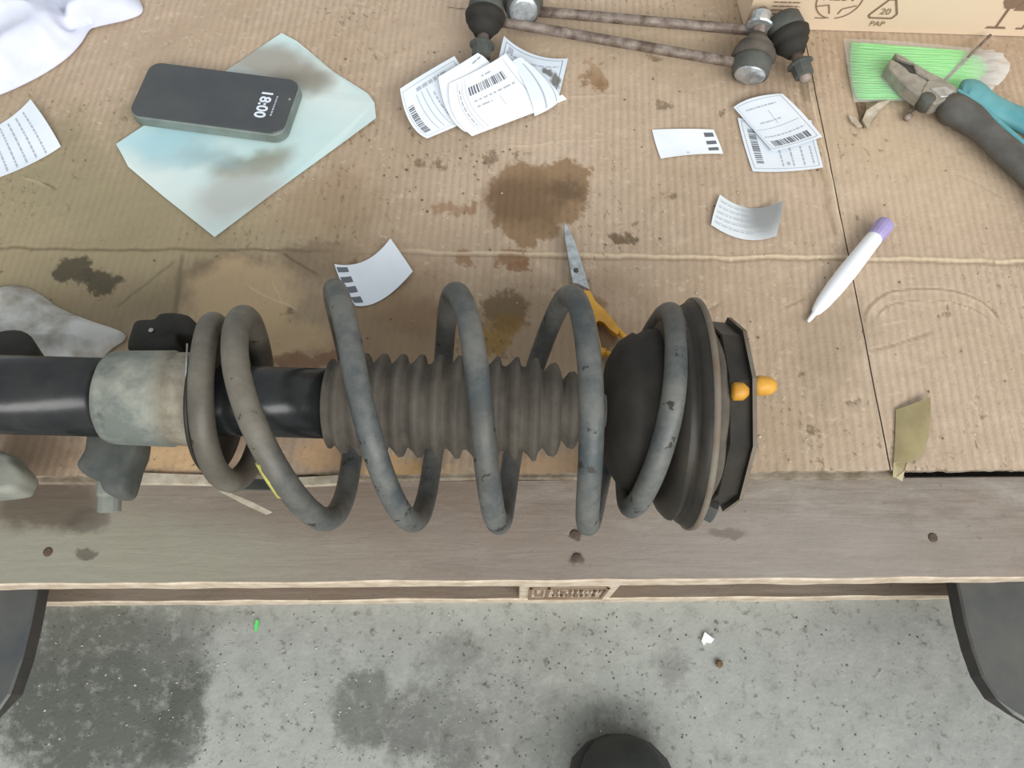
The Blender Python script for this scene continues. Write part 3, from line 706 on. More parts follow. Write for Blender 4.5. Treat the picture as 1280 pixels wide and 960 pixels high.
paper('shipping_label', [[(548, 96, 27), (575, 80, 28), (597, 66, 26)], [(560, 140, 14), (590, 120, 20), (620, 90, 20)], [(582, 165, 4), (610, 155, 5), (640, 140, 6)]], MAT['paper_w'],
      'white label peeking out behind the barcode label of the pile', 'label', (), 14, softprints=words(.75, .95, .1, .03, True, 2), group=G)
paper('shipping_label', [[(640, 77, 22), (650, 72, 22), (656, 76, 21)], [(660, 115, 14), (680, 104, 12), (690, 106, 9)], [(668, 145, 2), (690, 134, 2), (700, 123, 1)]], MAT['paper'],
      'narrow right-hand label of the curled pile in front of the blotted one', 'label', (), 12, softprints=[(.3, .1, .34, .95), (.7, .1, .74, .95)], group=G)
paper('shipping_label', [[(562, 104, 28), (600, 86, 29), (632, 67, 27)], [(566, 140, 17), (612, 120, 19), (658, 97, 16)], [(590, 170, 3), (640, 151, 4), (690, 132, 3)]], MAT['paper_w'],
      'front label of the curled pile with a barcode in its upper middle', 'label', bars(.28, .80, .22, .37, True, 5), 20,
      softprints=words(.3, .85, .47, .03, True, 4) + words(.3, .5, .57, .03, True, 8) + [(.12, .05, .127, .95), (.19, .05, .197, .95), (.24, .05, .247, .95), (.90, .05, .907, .95), (.6, .56, .607, .75)] + words(.2, .9, .145, .02, False, 5) + words(.5, .65, .12, .03, True, 1), group=G)
m = MB(); m.prism([xy(a, b, 0.001) for (a, b) in ((655, 140), (680, 128), (703, 119), (708, 124), (690, 131), (665, 142))], T + 0.0005, T + 0.0018)
m.build('torn_backing', MAT['white'], None, 'torn white paper backing under the right end of the label pile', 'paper')
# label with three bars
paper('barcode_scrap', [[(815, 162, 1), (858, 161, 3), (892, 162, 4)], [(820, 181, 1), (862, 180, 1), (899, 178, 3)], [(826, 198, 1), (866, 193, 1), (904, 192, 2)]], MAT['paper_w'],
      'white paper strip with three dark bars at its right end', 'label', [(.78, .12, .95, .27), (.78, .42, .95, .56), (.78, .70, .95, .84)], 12, softprints=[(.42, .85, .46, .87), (.42, .9, .46, .92)])
# label with four bars
paper('barcode_scrap', [[(418, 330, 6), (456, 326, 2), (488, 298, 9)], [(428, 356, 3), (466, 346, 1), (502, 318, 5)], [(444, 382, 1), (478, 374, 1), (516, 339, 4)]], MAT['paper'],
      'blue-white paper square with four dark bars, beside the coil spring', 'label', [(.02, .07, .19, .2), (.02, .32, .19, .46), (.02, .56, .19, .7), (.02, .8, .19, .93)], 14)
# two stacked labels
G2 = 'two overlapping labels'
paper('shipping_label', [[(922, 147, 1), (966, 152, 1), (1014, 150, 1)], [(930, 180, 1), (976, 183, 1), (1022, 182, 2)], [(941, 214, 1), (985, 214, 1), (1029, 209, 3)]], MAT['paper'],
      'lower of two overlapping labels, barcode along its left side', 'label', bars(.1, .2, .2, .85, False, 8), 12,
      softprints=frame(.04, .05, .96, .95) + words(.5, .9, .45, .02, False, 1) + words(.5, .9, .6, .02, False, 2) + words(.5, .9, .75, .02, False, 3) + words(.5, .9, .88, .02, False, 4) + [(.52, .82, .56, .88)], group=G2)
paper('shipping_label', [[(917, 134, 4), (942, 122, 8), (978, 117, 6)], [(940, 160, 3), (966, 156, 5), (1003, 141, 4)], [(966, 189, 4), (994, 182, 4), (1028, 171, 3)]], MAT['paper'],
      'upper of two overlapping labels, barcode along its lower edge', 'label', bars(.16, .88, .80, .92, True, 9), 16,
      softprints=frame(.05, .04, .95, .96) + words(.12, .9, .70, .02, True, 7) + words(.2, .8, .15, .02, True, 8) + words(.3, .7, .42, .02, True, 2) + [(.08, .55, .9, .557), (.6, .25, .607, .5)], group=G2)
# smudged label
sp_ = []
for k in range(5): sp_ += words(.04, .62, .14 + k * .17, .02, True, k + 20) + [(.03, .1 + k * .17, .8, .107 + k * .17)]
paper('shipping_label', [[(900, 243, 3), (938, 260, 1), (979, 250, 10)], [(893, 263, 4), (935, 278, 1), (976, 272, 7)], [(889, 281, 3), (930, 299, 1), (970, 295, 2)]], MAT['paper_smudge'],
      'curled white label with a grey smudge over its right half', 'label', (), 14, softprints=sp_)

# ------------------------------------------------------------ phone on bluish film
flat_piece('plastic_sleeve', [(352, 41), (372, 52), (415, 88), (460, 117), (468, 128), (470, 147), (420, 184), (340, 242), (268, 296), (248, 280), (205, 246), (160, 208), (154, 196), (145, 180), (180, 158), (250, 110)],
           0.0012, 0.0006, MAT['film'], 'pale blue smeared plastic sleeve lying under the phone', 'sleeve', None, [.002, .001, 0, .002, .003, .003, .0005, 0, .001, .001, 0, .001, .002, .003, .001, 0])
flat_piece('paper_crumb', [(360, 68), (368, 66), (378, 73), (370, 75)], 0.002, 0.0008, MAT['white'], 'tiny white paper crumb on the top corner of the blue sleeve', 'scrap')
zp = 0.0150
TL, TR, BR, BL = P(186, 78, zp), P(381, 97, zp), P(349, 172, zp), P(160, 141, zp)
cc = (TL + TR + BR + BL) / 4
ux = ((TR - TL) + (BR - BL)).normalized(); uy = ((TL - BL) + (TR - BR)); uy = (uy - ux * uy.dot(ux)).normalized()
Lx = ((TR - TL).length + (BR - BL).length) / 2 ; Ly = (abs((TL - BL).dot(uy)) + abs((TR - BR).dot(uy))) / 2
ph = thing('smartphone', 'dark smartphone in grey-green case showing 18:00, lying on blue sleeve', 'phone', (cc.x, cc.y, T + 0.0016))
def rr(hx, hy, r, n=6):
    out = []
    for (sx, sy, a0) in ((1, 1, 0), (-1, 1, 90), (-1, -1, 180), (1, -1, 270)):
        for k in range(n + 1):
            a = math.radians(a0 + 90 * k / n); out.append((sx * (hx - r) + r * math.cos(a), sy * (hy - r) + r * math.sin(a)))
    return out
def plate(m, hx, hy, r, z0, z1, b, mi=0):
    rings = []
    for (z, k) in ((z0, b), (z0 + b, 0), (z1 - b, 0), (z1, b)):
        rings.append([Vector((cc.x, cc.y, z)) + ux * x + uy * y for (x, y) in rr(hx - k, hy - k, max(r - k, 0.001))])
    m.loft(rings, mi, True, False)
m = MB(); plate(m, Lx / 2, Ly / 2, 0.012, T + 0.0016, T + zp - 0.0006, 0.0018); m.build('case', MAT['phoneside'], ph)
m = MB(); plate(m, Lx / 2 - 0.0012, Ly / 2 - 0.0012, 0.011, T + zp - 0.002, T + zp, 0.0004); scr = m.build('screen', MAT['glass'], ph)
def text_mesh(s, size, mat, origin, xdir, ydir, name, parent, off=0.0004, ext=0.0):
    cu = bpy.data.curves.new('t', 'FONT'); cu.body = s; cu.size = size; cu.align_x = 'CENTER'; cu.align_y = 'CENTER'; cu.offset = ext; cu.resolution_u = 3
    to = bpy.data.objects.new('t', cu); C.objects.link(to)
    dg = bpy.context.evaluated_depsgraph_get(); me = bpy.data.meshes.new_from_object(to.evaluated_get(dg))
    zd = xdir.cross(ydir).normalized(); m = MB()
    vs = [origin + xdir * v.co.x + ydir * v.co.y + zd * off for v in me.vertices]
    m.add(vs, [tuple(p.vertices) for p in me.polygons], 0, False)
    bpy.data.objects.remove(to); bpy.data.curves.remove(cu); bpy.data.meshes.remove(me)
    return m.build(name, mat, parent)
tc = P(329, 130, zp)
text_mesh('18:00', 0.0145, MAT['phonetext'], tc, -uy, ux, 'clock_digits', scr, 0.0002, 0.0004)
m = MB()
r_ = random.Random(4); a = -0.011
base = P(343, 132, zp) + Vector((0, 0, 0.0003))
while a < 0.010:
    wd = r_.uniform(.0012, .003); p = base - uy * (a + wd / 2)
    m.add([p + uy * wd / 2 + ux * .0008, p - uy * wd / 2 + ux * .0008, p - uy * wd / 2 - ux * .0008, p + uy * wd / 2 - ux * .0008], [(0, 1, 2, 3)], 0, False); a += wd + .0007
m.build('date_line', MAT['ink_soft'], scr)
m = MB(); m.lathe([(0, .0014), (.0003, .0012)], P(362, 124, zp) , (0, 0, 1), 10); m.build('camera_hole', MAT['steel_dull'], scr)

# ------------------------------------------------------------ cloths
def cloth(name, outline, hmax, mat, label, centre, rings=26, amp=0.006, freq=14, seed=0, edge=0.35, folds=()):
    n0 = len(outline); pts = []
    for i in range(n0):                                # catmull-rom resample
        p0, p1, p2, p3 = [Vector(outline[(i + k) % n0] + (0,)) for k in (-1, 0, 1, 2)]
        for k in range(10):
            s_ = k / 10; pts.append(0.5 * ((2 * p1) + (-p0 + p2) * s_ + (2 * p0 - 5 * p1 + 4 * p2 - p3) * s_ * s_ + (-p0 + 3 * p1 - 3 * p2 + p3) * s_ ** 3))
    W = [P(p.x, p.y, 0.002) for p in pts]; c0 = P(centre[0], centre[1], 0.002); m = MB(); R = []
    for k in range(rings, 0, -1):
        s_ = k / rings; row = []
        for p in W:
            q = c0 + (p - c0) * s_
            e_ = min(1.0, (1 - s_) / edge); base_ = math.sin(e_ * PI / 2)
            f = noise.noise(Vector((q.x * freq, q.y * freq * 1.2, seed)))
            f2 = 1 - abs(noise.noise(Vector((q.x * freq * 1.3 + 5, q.y * freq * 1.1, seed + 3)))) * 2.6
            z = T + 0.0025 + hmax * base_ * (0.6 + 0.4 * f) + amp * base_ * f2
            for (fa, fb, fd, fw) in folds:
                A_ = P(*fa, 0.01); B_ = P(*fb, 0.01); ab = (B_ - A_); tt = max(0, min(1, (Vector((q.x, q.y, 0)) - Vector((A_.x, A_.y, 0))).dot(Vector((ab.x, ab.y, 0))) / (ab.x ** 2 + ab.y ** 2)))
                dd = math.hypot(q.x - A_.x - ab.x * tt, q.y - A_.y - ab.y * tt)
                z += fd * math.exp(-(dd / fw) ** 2) * base_
            row.append(Vector((q.x, q.y, max(z, T + 0.0022))))
        R.append(row)
    bot = [Vector((p.x, p.y, T + 0.0012)) for p in R[0]]
    m.loft([bot] + R, 0, True, True)
    return m.build(name, mat, None, label, 'cloth')
cloth('white_cloth', [(-120, 150), (-20, 125), (40, 100), (80, 75), (100, 55), (112, 37), (122, 33), (160, 24), (178, 14), (172, -6), (150, -60), (40, -120), (-120, -60)], 0.022, MAT['cloth'],
      'bright white folded cloth in the upper left corner', (20, 10), amp=0.010, freq=13, seed=2, folds=(((66, -20), (84, 32), -0.012, 0.006), ((84, 32), (108, 22), -0.01, 0.005), ((20, 95), (75, 50), -0.006, 0.008), ((108, 22), (112, 50), -0.012, 0.006)))
cloth('dirty_rag', [(-80, 380), (-10, 362), (25, 358), (50, 368), (75, 385), (110, 400), (150, 414), (156, 424), (135, 440), (110, 470), (40, 480), (-80, 470)], 0.012, MAT['rag'],
      'dirty grey-white rag lying behind the left end of the strut', (40, 420), amp=0.006, freq=20, seed=5)

# ------------------------------------------------------------ strut with coil spring
AZ = 0.0835
a0 = P(0, 493, AZ); a1 = P(870, 517, AZ)
ad = (a1 - a0).normalized(); an = Vector((0, 0, 1)); ay = an.cross(ad).normalized()
O = a0 + ad * ((0 - a0.x) / ad.x)           # axis point at x = 0
def L(x, r=0.0, ang=0.0, y=None, z=None):
    """axis-local point; ang 0 = away from viewer, 90 = up"""
    if y is not None: return O + ad * x + ay * y + an * z
    a = math.radians(ang); return O + ad * x + ay * r * math.cos(a) + an * r * math.sin(a)
st = thing('suspension_strut', 'dismantled car suspension strut with grey coil spring, black tube and ribbed boot', 'strut', (O.x, O.y, T))
def lz(name, prof, mat, n=48, parent=st, caps=True, label=None, jit=0):
    m = MB(); m.lathe([(p[0], p[1]) for p in prof], O, ad, n, caps=caps, jit=jit); return m.build(name, MAT[mat] if isinstance(mat, str) else mat, parent, label)
# coil spring control points (turn, x, radius)
cp = [(-1.0, -.203, .0515), (-.75, -.188, .052), (-.5, -.184, .053), (-.25, -.183, .053), (0, -.181, .053), (.25, -.1635, .064), (.5, -.122, .0755), (.75, -.120, .0757), (1, -.127, .0757), (1.25, -.092, .0757), (1.5, -.064, .0757), (1.75, -.058, .0757), (2, -.047, .0757), (2.25, -.021, .0757), (2.5, -.0075, .0757), (2.75, .002, .0757), (3, .030, .0757), (3.25, .0445, .0757), (3.5, .0495, .075), (3.75, .072, .072), (4, .100, .067), (4.25, .0962, .065), (4.5, .080, .063), (4.75, .084, .060), (4.95, .092, .058)]
def samp(t):
    for i in range(len(cp) - 1):
        if cp[i][0] <= t <= cp[i + 1][0]: break
    g = lambda k: cp[max(0, min(len(cp) - 1, k))]
    p0, p1, p2, p3 = g(i - 1), g(i), g(i + 1), g(i + 2); s_ = (t - p1[0]) / (p2[0] - p1[0])
    f = lambda k: 0.5 * (2 * p1[k] + (-p0[k] + p2[k]) * s_ + (2 * p0[k] - 5 * p1[k] + 4 * p2[k] - p3[k]) * s_ ** 2 + (-p0[k] + 3 * p1[k] - 3 * p2[k] + p3[k]) * s_ ** 3)
    return f(1), f(2)
def helix(t0, t1, step=1 / 56):
    out = []; n = int((t1 - t0) / step)
    for i in range(n + 1):
        t = t0 + (t1 - t0) * i / n; x, r = samp(t); out.append(L(x, r, 360 * t))
    return out
m = MB(); hp = helix(-1.0, 4.95); rr_ = [0.0072 + 0.0010 * max(0, 1 - abs((i / (len(hp) - 1)) * 5.95 - 1.0) / 1.2) for i in range(len(hp))]
m.tube(hp, rr_, 16)
nq = len(m.f)
for i in range(nq - 2):
    if (i // 16) < 56 * 1.35: m.m[i] = 1
cs = m.build('coil_spring', [MAT['coil'], MAT['coil']], st, 'worn blue-grey coil spring, dustier brown-grey at its left end')
m = MB(); m.tube([p + (L(0, y=-.2, z=.4) - L(0, y=0, z=0)) * 0.0 for p in helix(.385, .435)], 0.0074, 10)
m.v = [v + ad * -0.0022 - an * 0.0008 for v in m.v]
m.build('paint_mark', MAT['yellow'], cs)
# tubes
lz('strut_tube', [(-.43, .0265), (-.262, .0265), (-.262, .0255)], 'blacktube', 56, label='glossy black strut tube')
lz('upper_tube', [(-.262, .0235), (-.115, .0235)], 'blacktube', 56)
# clamp sleeve
lz('clamp_sleeve', [(-.268, .0265), (-.266, .0305), (-.262, .0315), (-.226, .0322), (-.223, .0300), (-.221, .0312), (-.201, .032), (-.1985, .029)], 'sleeve', 56, label='dusty pale grey clamp sleeve', jit=0.03)
# clamp ear towards the viewer
m = MB()
def lump(m, pts, z0, z1):
    """extruded outline in pixel coords between heights (m above cardboard)"""
    n0 = len(pts); q = []
    for i in range(n0):
        p0, p1, p2, p3 = [Vector(pts[(i + k) % n0] + (0,)) for k in (-1, 0, 1, 2)]
        for k in range(4):
            s_ = k / 4; q.append(0.5 * ((2 * p1) + (-p0 + p2) * s_ + (2 * p0 - 5 * p1 + 4 * p2 - p3) * s_ * s_ + (-p0 + 3 * p1 - 3 * p2 + p3) * s_ ** 3))
    hi = [P(p.x, p.y, z1) for p in q]; c = sum(hi, Vector()) / len(hi); hgt = z1 - z0; R = []
    for (f, k) in ((0, .90), (.15, .98), (.6, 1), (.85, .97), (.96, .88), (1, .70)):
        R.append([Vector((c.x + (p.x - c.x) * k, c.y + (p.y - c.y) * k, T + z0 + hgt * f + 0.001 * noise.noise(p * 90))) for p in hi])
    m.loft(R, 0, True, True)
lump(m, [(112, 525), (166, 525), (172, 552), (162, 580), (156, 604), (148, 616), (128, 614), (118, 598), (100, 590), (92, 578), (102, 560)], 0.050, 0.074)
m.build('clamp_ear', MAT['clampdark'], st, 'dark clamp ear pointing towards the pallet edge')
m = MB(); m.lathe([(-.02, .0085), (.006, .0085), (.008, .0075), (.018, .0075), (.019, .005)], P(138, 606, 0.05), (0.03, -1, -0.25), 14, smooth=False); m.build('clamp_bolt', MAT['clampmetal'], st)
# flange rib between sleeve and ear
m = MB(); m.tube([P(234, 430, .105), P(233, 470, .118), P(237, 510, .108), P(243, 545, .085), P(251, 576, .06)], [.0006, .0009, .0010, .0010, .0007], 8); m.build('seat_edge', MAT['steel'], st, 'thin bright edge of the lower spring seat')
# hose bracket behind
m = MB(); lump(m, [(158, 438), (160, 408), (168, 398), (190, 396), (200, 389), (228, 389), (240, 398), (241, 420), (222, 420), (216, 440)], 0.03, 0.062)
m.build('hose_bracket', MAT['rubber_dark'], st, 'dark lumpy rubber bracket behind the sleeve')
m = MB(); m.lathe([(0, .0022), (.001, .0016)], P(189, 413, 0.0625), (0, 0, 1), 8); m.build('bracket_rivet', MAT['steel'], st)
m = MB(); m.lathe([(-.012, .021), (.008, .021), (.012, .016)], P(10, 448, 0.045), (0.1, .25, 1), 24, jit=0.05); m.build('hose_clip', MAT['rubber_dark'], st)
# lower lug at the left picture edge
m = MB(); lump(m, [(-60, 560), (0, 562), (14, 574), (25, 588), (22, 602), (8, 614), (-60, 612)], 0.02, 0.045)
m.build('lower_lug', MAT['clampmetal'], st, 'pale rounded metal lug at the left edge')
# lower spring seat dish
lz('lower_seat', [(-.1975, .028), (-.1968, .047), (-.1980, .0495), (-.1965, .0500), (-.1950, .048), (-.194, .028)], 'seat', 56)
# boot
prof = [(-.122, .024), (-.120, .030)]
x = -.118
k = 0
while x < 0.019:
    r = .0345 if k > 0 else .033
    prof += [(x, r - .0065), (x + .0030, r - .004), (x + .0062, r), (x + .0085, r - .0004), (x + .0100, r - .006)]
    x += .0126; k += 1
for r in (.0315, .026):
    prof += [(x, r - .006), (x + .004, r - .001), (x + .0075, r), (x + .0095, r - .002), (x + .011, r - .006)]; x += .0125
prof += [(x, .022), (x + .006, .022), (x + .0065, .018)]
lz('dust_boot', prof, 'rubber', 64, label='ribbed grey rubber dust boot')
# cup, upper seat
lz('piston_rod', [(x, .011), (.15, .011)], 'steel_dull', 20)
lz('bump_cup', [(.062, .020), (.0625, .034), (.066, .041), (.070, .047), (.078, .0525), (.081, .0515), (.086, .0545), (.095, .056), (.096, .03)], 'rubber_dark', 56, label='dark rubber cup inside the last coil')
lz('upper_seat', [(.092, .030), (.0935, .056), (.099, .066), (.103, .070), (.1045, .0705), (.108, .067), (.1095, .0715), (.1155, .0755), (.1175, .0745), (.1185, .070), (.120, .05), (.122, .03)], 'seat', 64)
lz('seat_rim', [(.1150, .0745), (.1155, .0765), (.1185, .0765), (.1195, .0745), (.1185, .0715), (.116, .0715)], 'rim', 64, caps=False, label='rusty pale rim of the upper seat')
lz('mount_rubber', [(.119, .045), (.1205, .057), (.126, .0585), (.130, .055), (.133, .053), (.134, .03)], 'rubber', 56)
# polygonal top mount plate
m = MB(); ang = [90, 128, 168, 205, 243, 275, 318, 350, 20, 55]; rad = [.058, .060, .0595, .062, .060, .058, .060, .058, .062, .060]
def pring(x, k): return [L(x + (0.000), r * k, a - 0) for a, r in zip(ang, rad)]
m.loft([pring(.1305, .45), pring(.1300, .95), pring(.1285, .98), pring(.1295, 1.0), pring(.1415, .985), pring(.1420, 1.045), pring(.1445, 1.045), pring(.1440, .93), pring(.1420, .4)], 0, True, False)
for i in range(len(ang) * 5, len(ang) * 6): m.m[i] = 1
mp = m.build('mount_plate', [MAT['seat'], MAT['rim']], st, 'dark many-sided top mount plate')
m = MB(); m.lathe([(-.001, .0050), (.004, .0062), (.010, .0055), (.0135, .0030)], L(.1440, .054, 92), ad, 14); m.build('orange_stud', MAT['orange'], st, 'orange capped stud through the mount plate')
m = MB(); m.lathe([(.0, .0035), (.0015, .0058), (.007, .0055), (.010, .003)], L(.1300, .0565, 97), ad, 12, jit=.3); m.build('orange_clip', MAT['orange'], st, 'orange piece showing inside the mount')
m = MB(); m.lathe([(-.008, .004), (.0, .004), (.0, .0075), (.007, .0075), (.008, .005)], L(.128, .062, 198), (ad + ay * -.5), 8, smooth=False); m.build('mount_nut', MAT['clampdark'], st)
m = MB(); m.lathe([(.0, .0028), (.010, .0028), (.011, .002)], L(.141, .056, 200), ad, 10); m.build('stud', MAT['steel_dull'], st)

# crushed foil under the spring
flat_piece('metal_scrap', [(272, 596), (345, 600), (347, 612), (275, 611)], 0.008, 0.003, MAT['clampdark'], 'dark bent metal scrap under the left end of the spring', 'scrap', None, [0, 0, .004, .004])
flat_piece('metal_strip', [(272, 610), (292, 618), (312, 626), (340, 640), (332, 643), (300, 628), (274, 614)], 0.009, 0.0012, MAT['card_pale'], 'thin pale torn strip curling out below the metal scrap', 'scrap')

# ------------------------------------------------------------ stabiliser links
def link(label, rod, left, right):
    base = P(*rod[0]); r = thing('stabilizer_link', label, 'car part', (base.x, base.y, T), 'stabiliser links at the top of the cardboard')
    m = MB(); A = P(*rod[0]); B = P(*rod[1]); m.tube([A.lerp(B, i / 12) for i in range(13)], 0.0048, 12); m.build('rod', MAT['rod'], r)
    for (c, d, kind, sc_) in (left, right):
        c = P(*c); d = Vector(d).normalized(); s_ = sc_
        m = MB(); m.lathe([(-.013 * s_, .011 * s_), (-.012 * s_, .0145 * s_), (-.002 * s_, .0155 * s_), (.001 * s_, .0145 * s_)], c, d, 28); m.build('joint_housing', MAT['clampdark'], r)
        m = MB(); m.lathe([(-.0150 * s_, .0080 * s_), (-.0142 * s_, .0118 * s_), (-.0122 * s_, .0128 * s_)], c, d, 24); m.build('joint_cap', MAT['steel'] if kind == 'cap' else MAT['clampdark'], r)
        m = MB(); m.lathe([(0, .0145 * s_), (.003 * s_, .0175 * s_), (.008 * s_, .0165 * s_), (.011 * s_, .013 * s_), (.013 * s_, .014 * s_), (.017 * s_, .0105 * s_), (.022 * s_, .0075 * s_)], c, d, 28); m.build('rubber_boot', MAT['rubber_dark'] if kind != 'cap' else MAT['rubber'], r)
        m = MB(); m.lathe([(.020 * s_, .005 * s_), (.046 * s_, .005 * s_), (.048 * s_, .003 * s_)], c, d, 12); m.build('stud', MAT['rod'], r)
        m = MB(); m.lathe([(.030 * s_, .0102 * s_), (.0315 * s_, .0112 * s_), (.033 * s_, .0085 * s_), (.042 * s_, .0082 * s_), (.043 * s_, .006 * s_)], c, d, 10 if kind != 'cap' else 12, smooth=False); m.build('nut', MAT['steel'] if kind == 'cap' else MAT['clampdark'], r)
link('rear rusty steel stabiliser link, silver cap at its left joint', ((668, 14, .018), (985, 42, .018)), ((654, 5, .026), (0, .9, -.3), 'cap', 1.1), ((984, 40, .026), (.25, -.8, -.2), 'nut', 1.1))
link('front rusty stabiliser link, silver cap at its right joint', ((620, 26, .020), (940, 82, .018)), ((607, 16, .028), (-.08, -.9, -.2), 'nut', 1.1), ((941, 76, .020), (.22, .9, .22), 'cap', 1.15))

# ------------------------------------------------------------ carton in the upper right
bx = thing('carton', 'tan cardboard carton with printed handling symbols, upper right corner', 'box', (0.5, 0.75, T))
b0 = P(930, 35); b1 = P(1280, 46); bd = (b1 - b0).normalized(); b2 = b0 + bd * 0.62; H = 0.22
bk0 = b0 + Vector((-0.03, 0.35, 0)); bk1 = b2 + Vector((-0.02, 0.35, 0))
m = MB(); m.prism([(p.x, p.y) for p in (b0, b2, bk1, bk0)], T + 0.0005, T + H); body = m.build('body', MAT['box'], bx)
bn = Vector((bd.y, -bd.x, 0)); up = Vector((0, 0, 1))
for (off, wd) in ((0.0, 0.31), (0.31, 0.31)):
    m = MB(); q = [b0 + bd * off * 1.0, b0 + bd * (off + wd - 0.003), bk0.lerp(bk1, (off + wd - .003) / .62), bk0.lerp(bk1, off / .62)]
    m.prism([(p.x, p.y) for p in q], T + H + 0.0002, T + H + 0.004); m.build('lid_flap', MAT['box'], bx)
def onbox(px, h): # point on front face above pixel column px on the base line
    p = P(px, 35 + (px - 930) * 11 / 350); return p + up * h + bn * 0.0006
def strokes(name, segs, wd, mat='ink_brown'):
    m = MB()
    for (a_, b_) in segs:
        A = onbox(0, 0) * 0; 
        pa = b0 + bd * a_[0] + up * a_[1] + bn * .0007; pb = b0 + bd * b_[0] + up * b_[1] + bn * .0007
        d_ = (pb - pa).normalized(); n_ = d_.cross(bn).normalized() * wd / 2
        m.add([pa + n_, pb + n_, pb - n_, pa - n_], [(0, 1, 2, 3)], 0, False)
    m.build(name, MAT[mat], body)
def bu(px): return (P(px, 35 + (px - 930) * 11 / 350) - b0).length
# text block
seg = []
for k in range(9):
    u0 = bu(955); u1 = bu(988); z_ = 0.018 + k * 0.0045; x_ = u0
    while x_ < u1: wd = random.uniform(.003, .008); seg.append(((x_, z_), (min(x_ + wd, u1), z_))); x_ += wd + .0012
strokes('print_text', seg, 0.0014)
# recycling badge with RESY lettering
uc = bu(1032)
seg = []
arc = lambda cx, cz, r, a, b, n=12: [((cx + r * math.cos(math.radians(a + (b - a) * i / n)), cz + r * math.sin(math.radians(a + (b - a) * i / n))), (cx + r * math.cos(math.radians(a + (b - a) * (i + 1) / n)), cz + r * math.sin(math.radians(a + (b - a) * (i + 1) / n)))) for i in range(n)]
seg += arc(uc, 0.036, 0.021, 150, 262) + arc(uc, 0.036, 0.021, 278, 395) + arc(uc, 0.036, 0.021, 50, 130)
seg += [((uc - .019, .028), (uc - .008, .030)), ((uc - .008, .030), (uc - .004, .020)), ((uc + .004, .020), (uc + .006, .026)), ((uc + .006, .026), (uc + .018, .030)), ((uc - .016, .015), (uc - .006, .015))]
strokes('recycling_badge', seg, 0.0012)
text_mesh('RESY', 0.0155, MAT['ink_brown'], b0 + bd * uc + up * 0.040 + bn * 0.0007, bd, up, 'print_letters', body, 0.0, 0.0002)
uc = bu(1093)
seg = [((uc - .012, .017), (uc + .009, .017)), ((uc + .009, .017), (uc + .012, .022)), ((uc + .012, .022), (uc + .004, .038)), ((uc + .004, .038), (uc - .002, .038)), ((uc - .002, .038), (uc - .014, .020)), ((uc - .014, .020), (uc - .012, .017))]
strokes('recycling_triangle', seg, 0.0018)
text_mesh('20', 0.010, MAT['ink_brown'], b0 + bd * uc + up * 0.0245 + bn * 0.0007, bd, up, 'print_letters', body)
text_mesh('PAP', 0.0085, MAT['ink_brown'], b0 + bd * (uc - .002) + up * 0.0105 + bn * 0.0007, bd, up, 'print_letters', body)
# glass
uc = bu(1237); m = MB()
def poly(pts): m.add([b0 + bd * (uc + a_) + up * b_ + bn * .0007 for (a_, b_) in pts], [tuple(range(len(pts)))], 0, False)
poly([(-.010, .009), (.010, .009), (.008, .0115), (-.008, .0115)]); poly([(-.001, .011), (.001, .011), (.0012, .032), (-.0012, .032)])
poly([(-.004, .032), (.004, .032), (.009, .039), (.010, .048), (.008, .062), (-.008, .062), (-.010, .048), (-.009, .039)]); m.build('glass_symbol', MAT['ink_brown'], body)
uc = bu(1270); m = MB()
poly([(-.0008, .011), (.0008, .011), (.0008, .044), (-.0008, .044)]); poly([(-.006, .009), (.0008, .009), (.0008, .011), (-.006, .011)])
poly([(.020 * math.cos(math.radians(a_)), .030 + .020 * math.sin(math.radians(a_))) for a_ in range(0, 181, 15)]); m.build('umbrella_symbol', MAT['ink_brown'], body)

# ------------------------------------------------------------ green packet
gp = thing('green_packet', 'clear plastic sachet of bright green sticks under the pliers', 'packet', P(1155, 90))
S = surface([[(1064, 52, 3), (1140, 58, 6), (1215, 64, 3)], [(1064, 90, 4), (1150, 92, 8), (1240, 84, 4)], [(1072, 124, 2), (1140, 122, 4), (1210, 112, 2)]])
n_ = 22
for k in range(n_):
    m = MB(); v0 = k / n_; v1 = (k + .92) / n_; r_ = random.Random(k); u1 = 0.97 - 0.12 * abs(v0 - .45) * r_.random()
    A = [S(u1 * i / 8, (v0 + v1) / 2) + Vector((0, 0, -.0008 + .0006 * r_.random())) for i in range(9)]
    rad = (S(.5, v1) - S(.5, v0)).length * .52
    m.tube(A, rad, 6, flat=0.6, up=(0, 0, 1)); m.build('green_stick', MAT['green'], gp)
S2 = surface([[(1054, 48, 2), (1140, 53, 9), (1225, 62, 2)], [(1060, 88, 4), (1150, 90, 12), (1262, 84, 5)], [(1068, 128, 1.5), (1140, 126, 5), (1222, 126, 1.5)]])
m = MB(); n = 26; W = n + 1
vs = []
for j in range(W):
    for i in range(W):
        p = S2(i / n, j / n); u_ = i / n
        cr_ = (0.5 + 2.5 * max(0, u_ - .78) / .22) * .0012
        p = p + Vector((0, 0, cr_ * abs(noise.noise(Vector((p.x * 160, p.y * 160, 1)))) * 2)); p.z = max(p.z, T + .0012); vs.append(p)
m.add(vs, [(j * W + i, j * W + i + 1, (j + 1) * W + i + 1, (j + 1) * W + i) for j in range(n) for i in range(n)], 0, True)
m.build('plastic_film', MAT['plastic'], gp, 'clear crinkled plastic film')

# thin rod under the pliers
m = MB(); A = P(1238, 44, .010); B = P(1135, 146, .004)
m.tube([A.lerp(B, i / 10) for i in range(11)], 0.0015, 8); d_ = (B - A).normalized()
m.lathe([(0, .0015), (.001, .0033), (.007, .0030), (.0085, .0015)], B - d_ * .004, d_, 10)
m.build('thin_rod', MAT['rod'], None, 'thin rusty metal rod with a small knob passing under the pliers', 'rod')

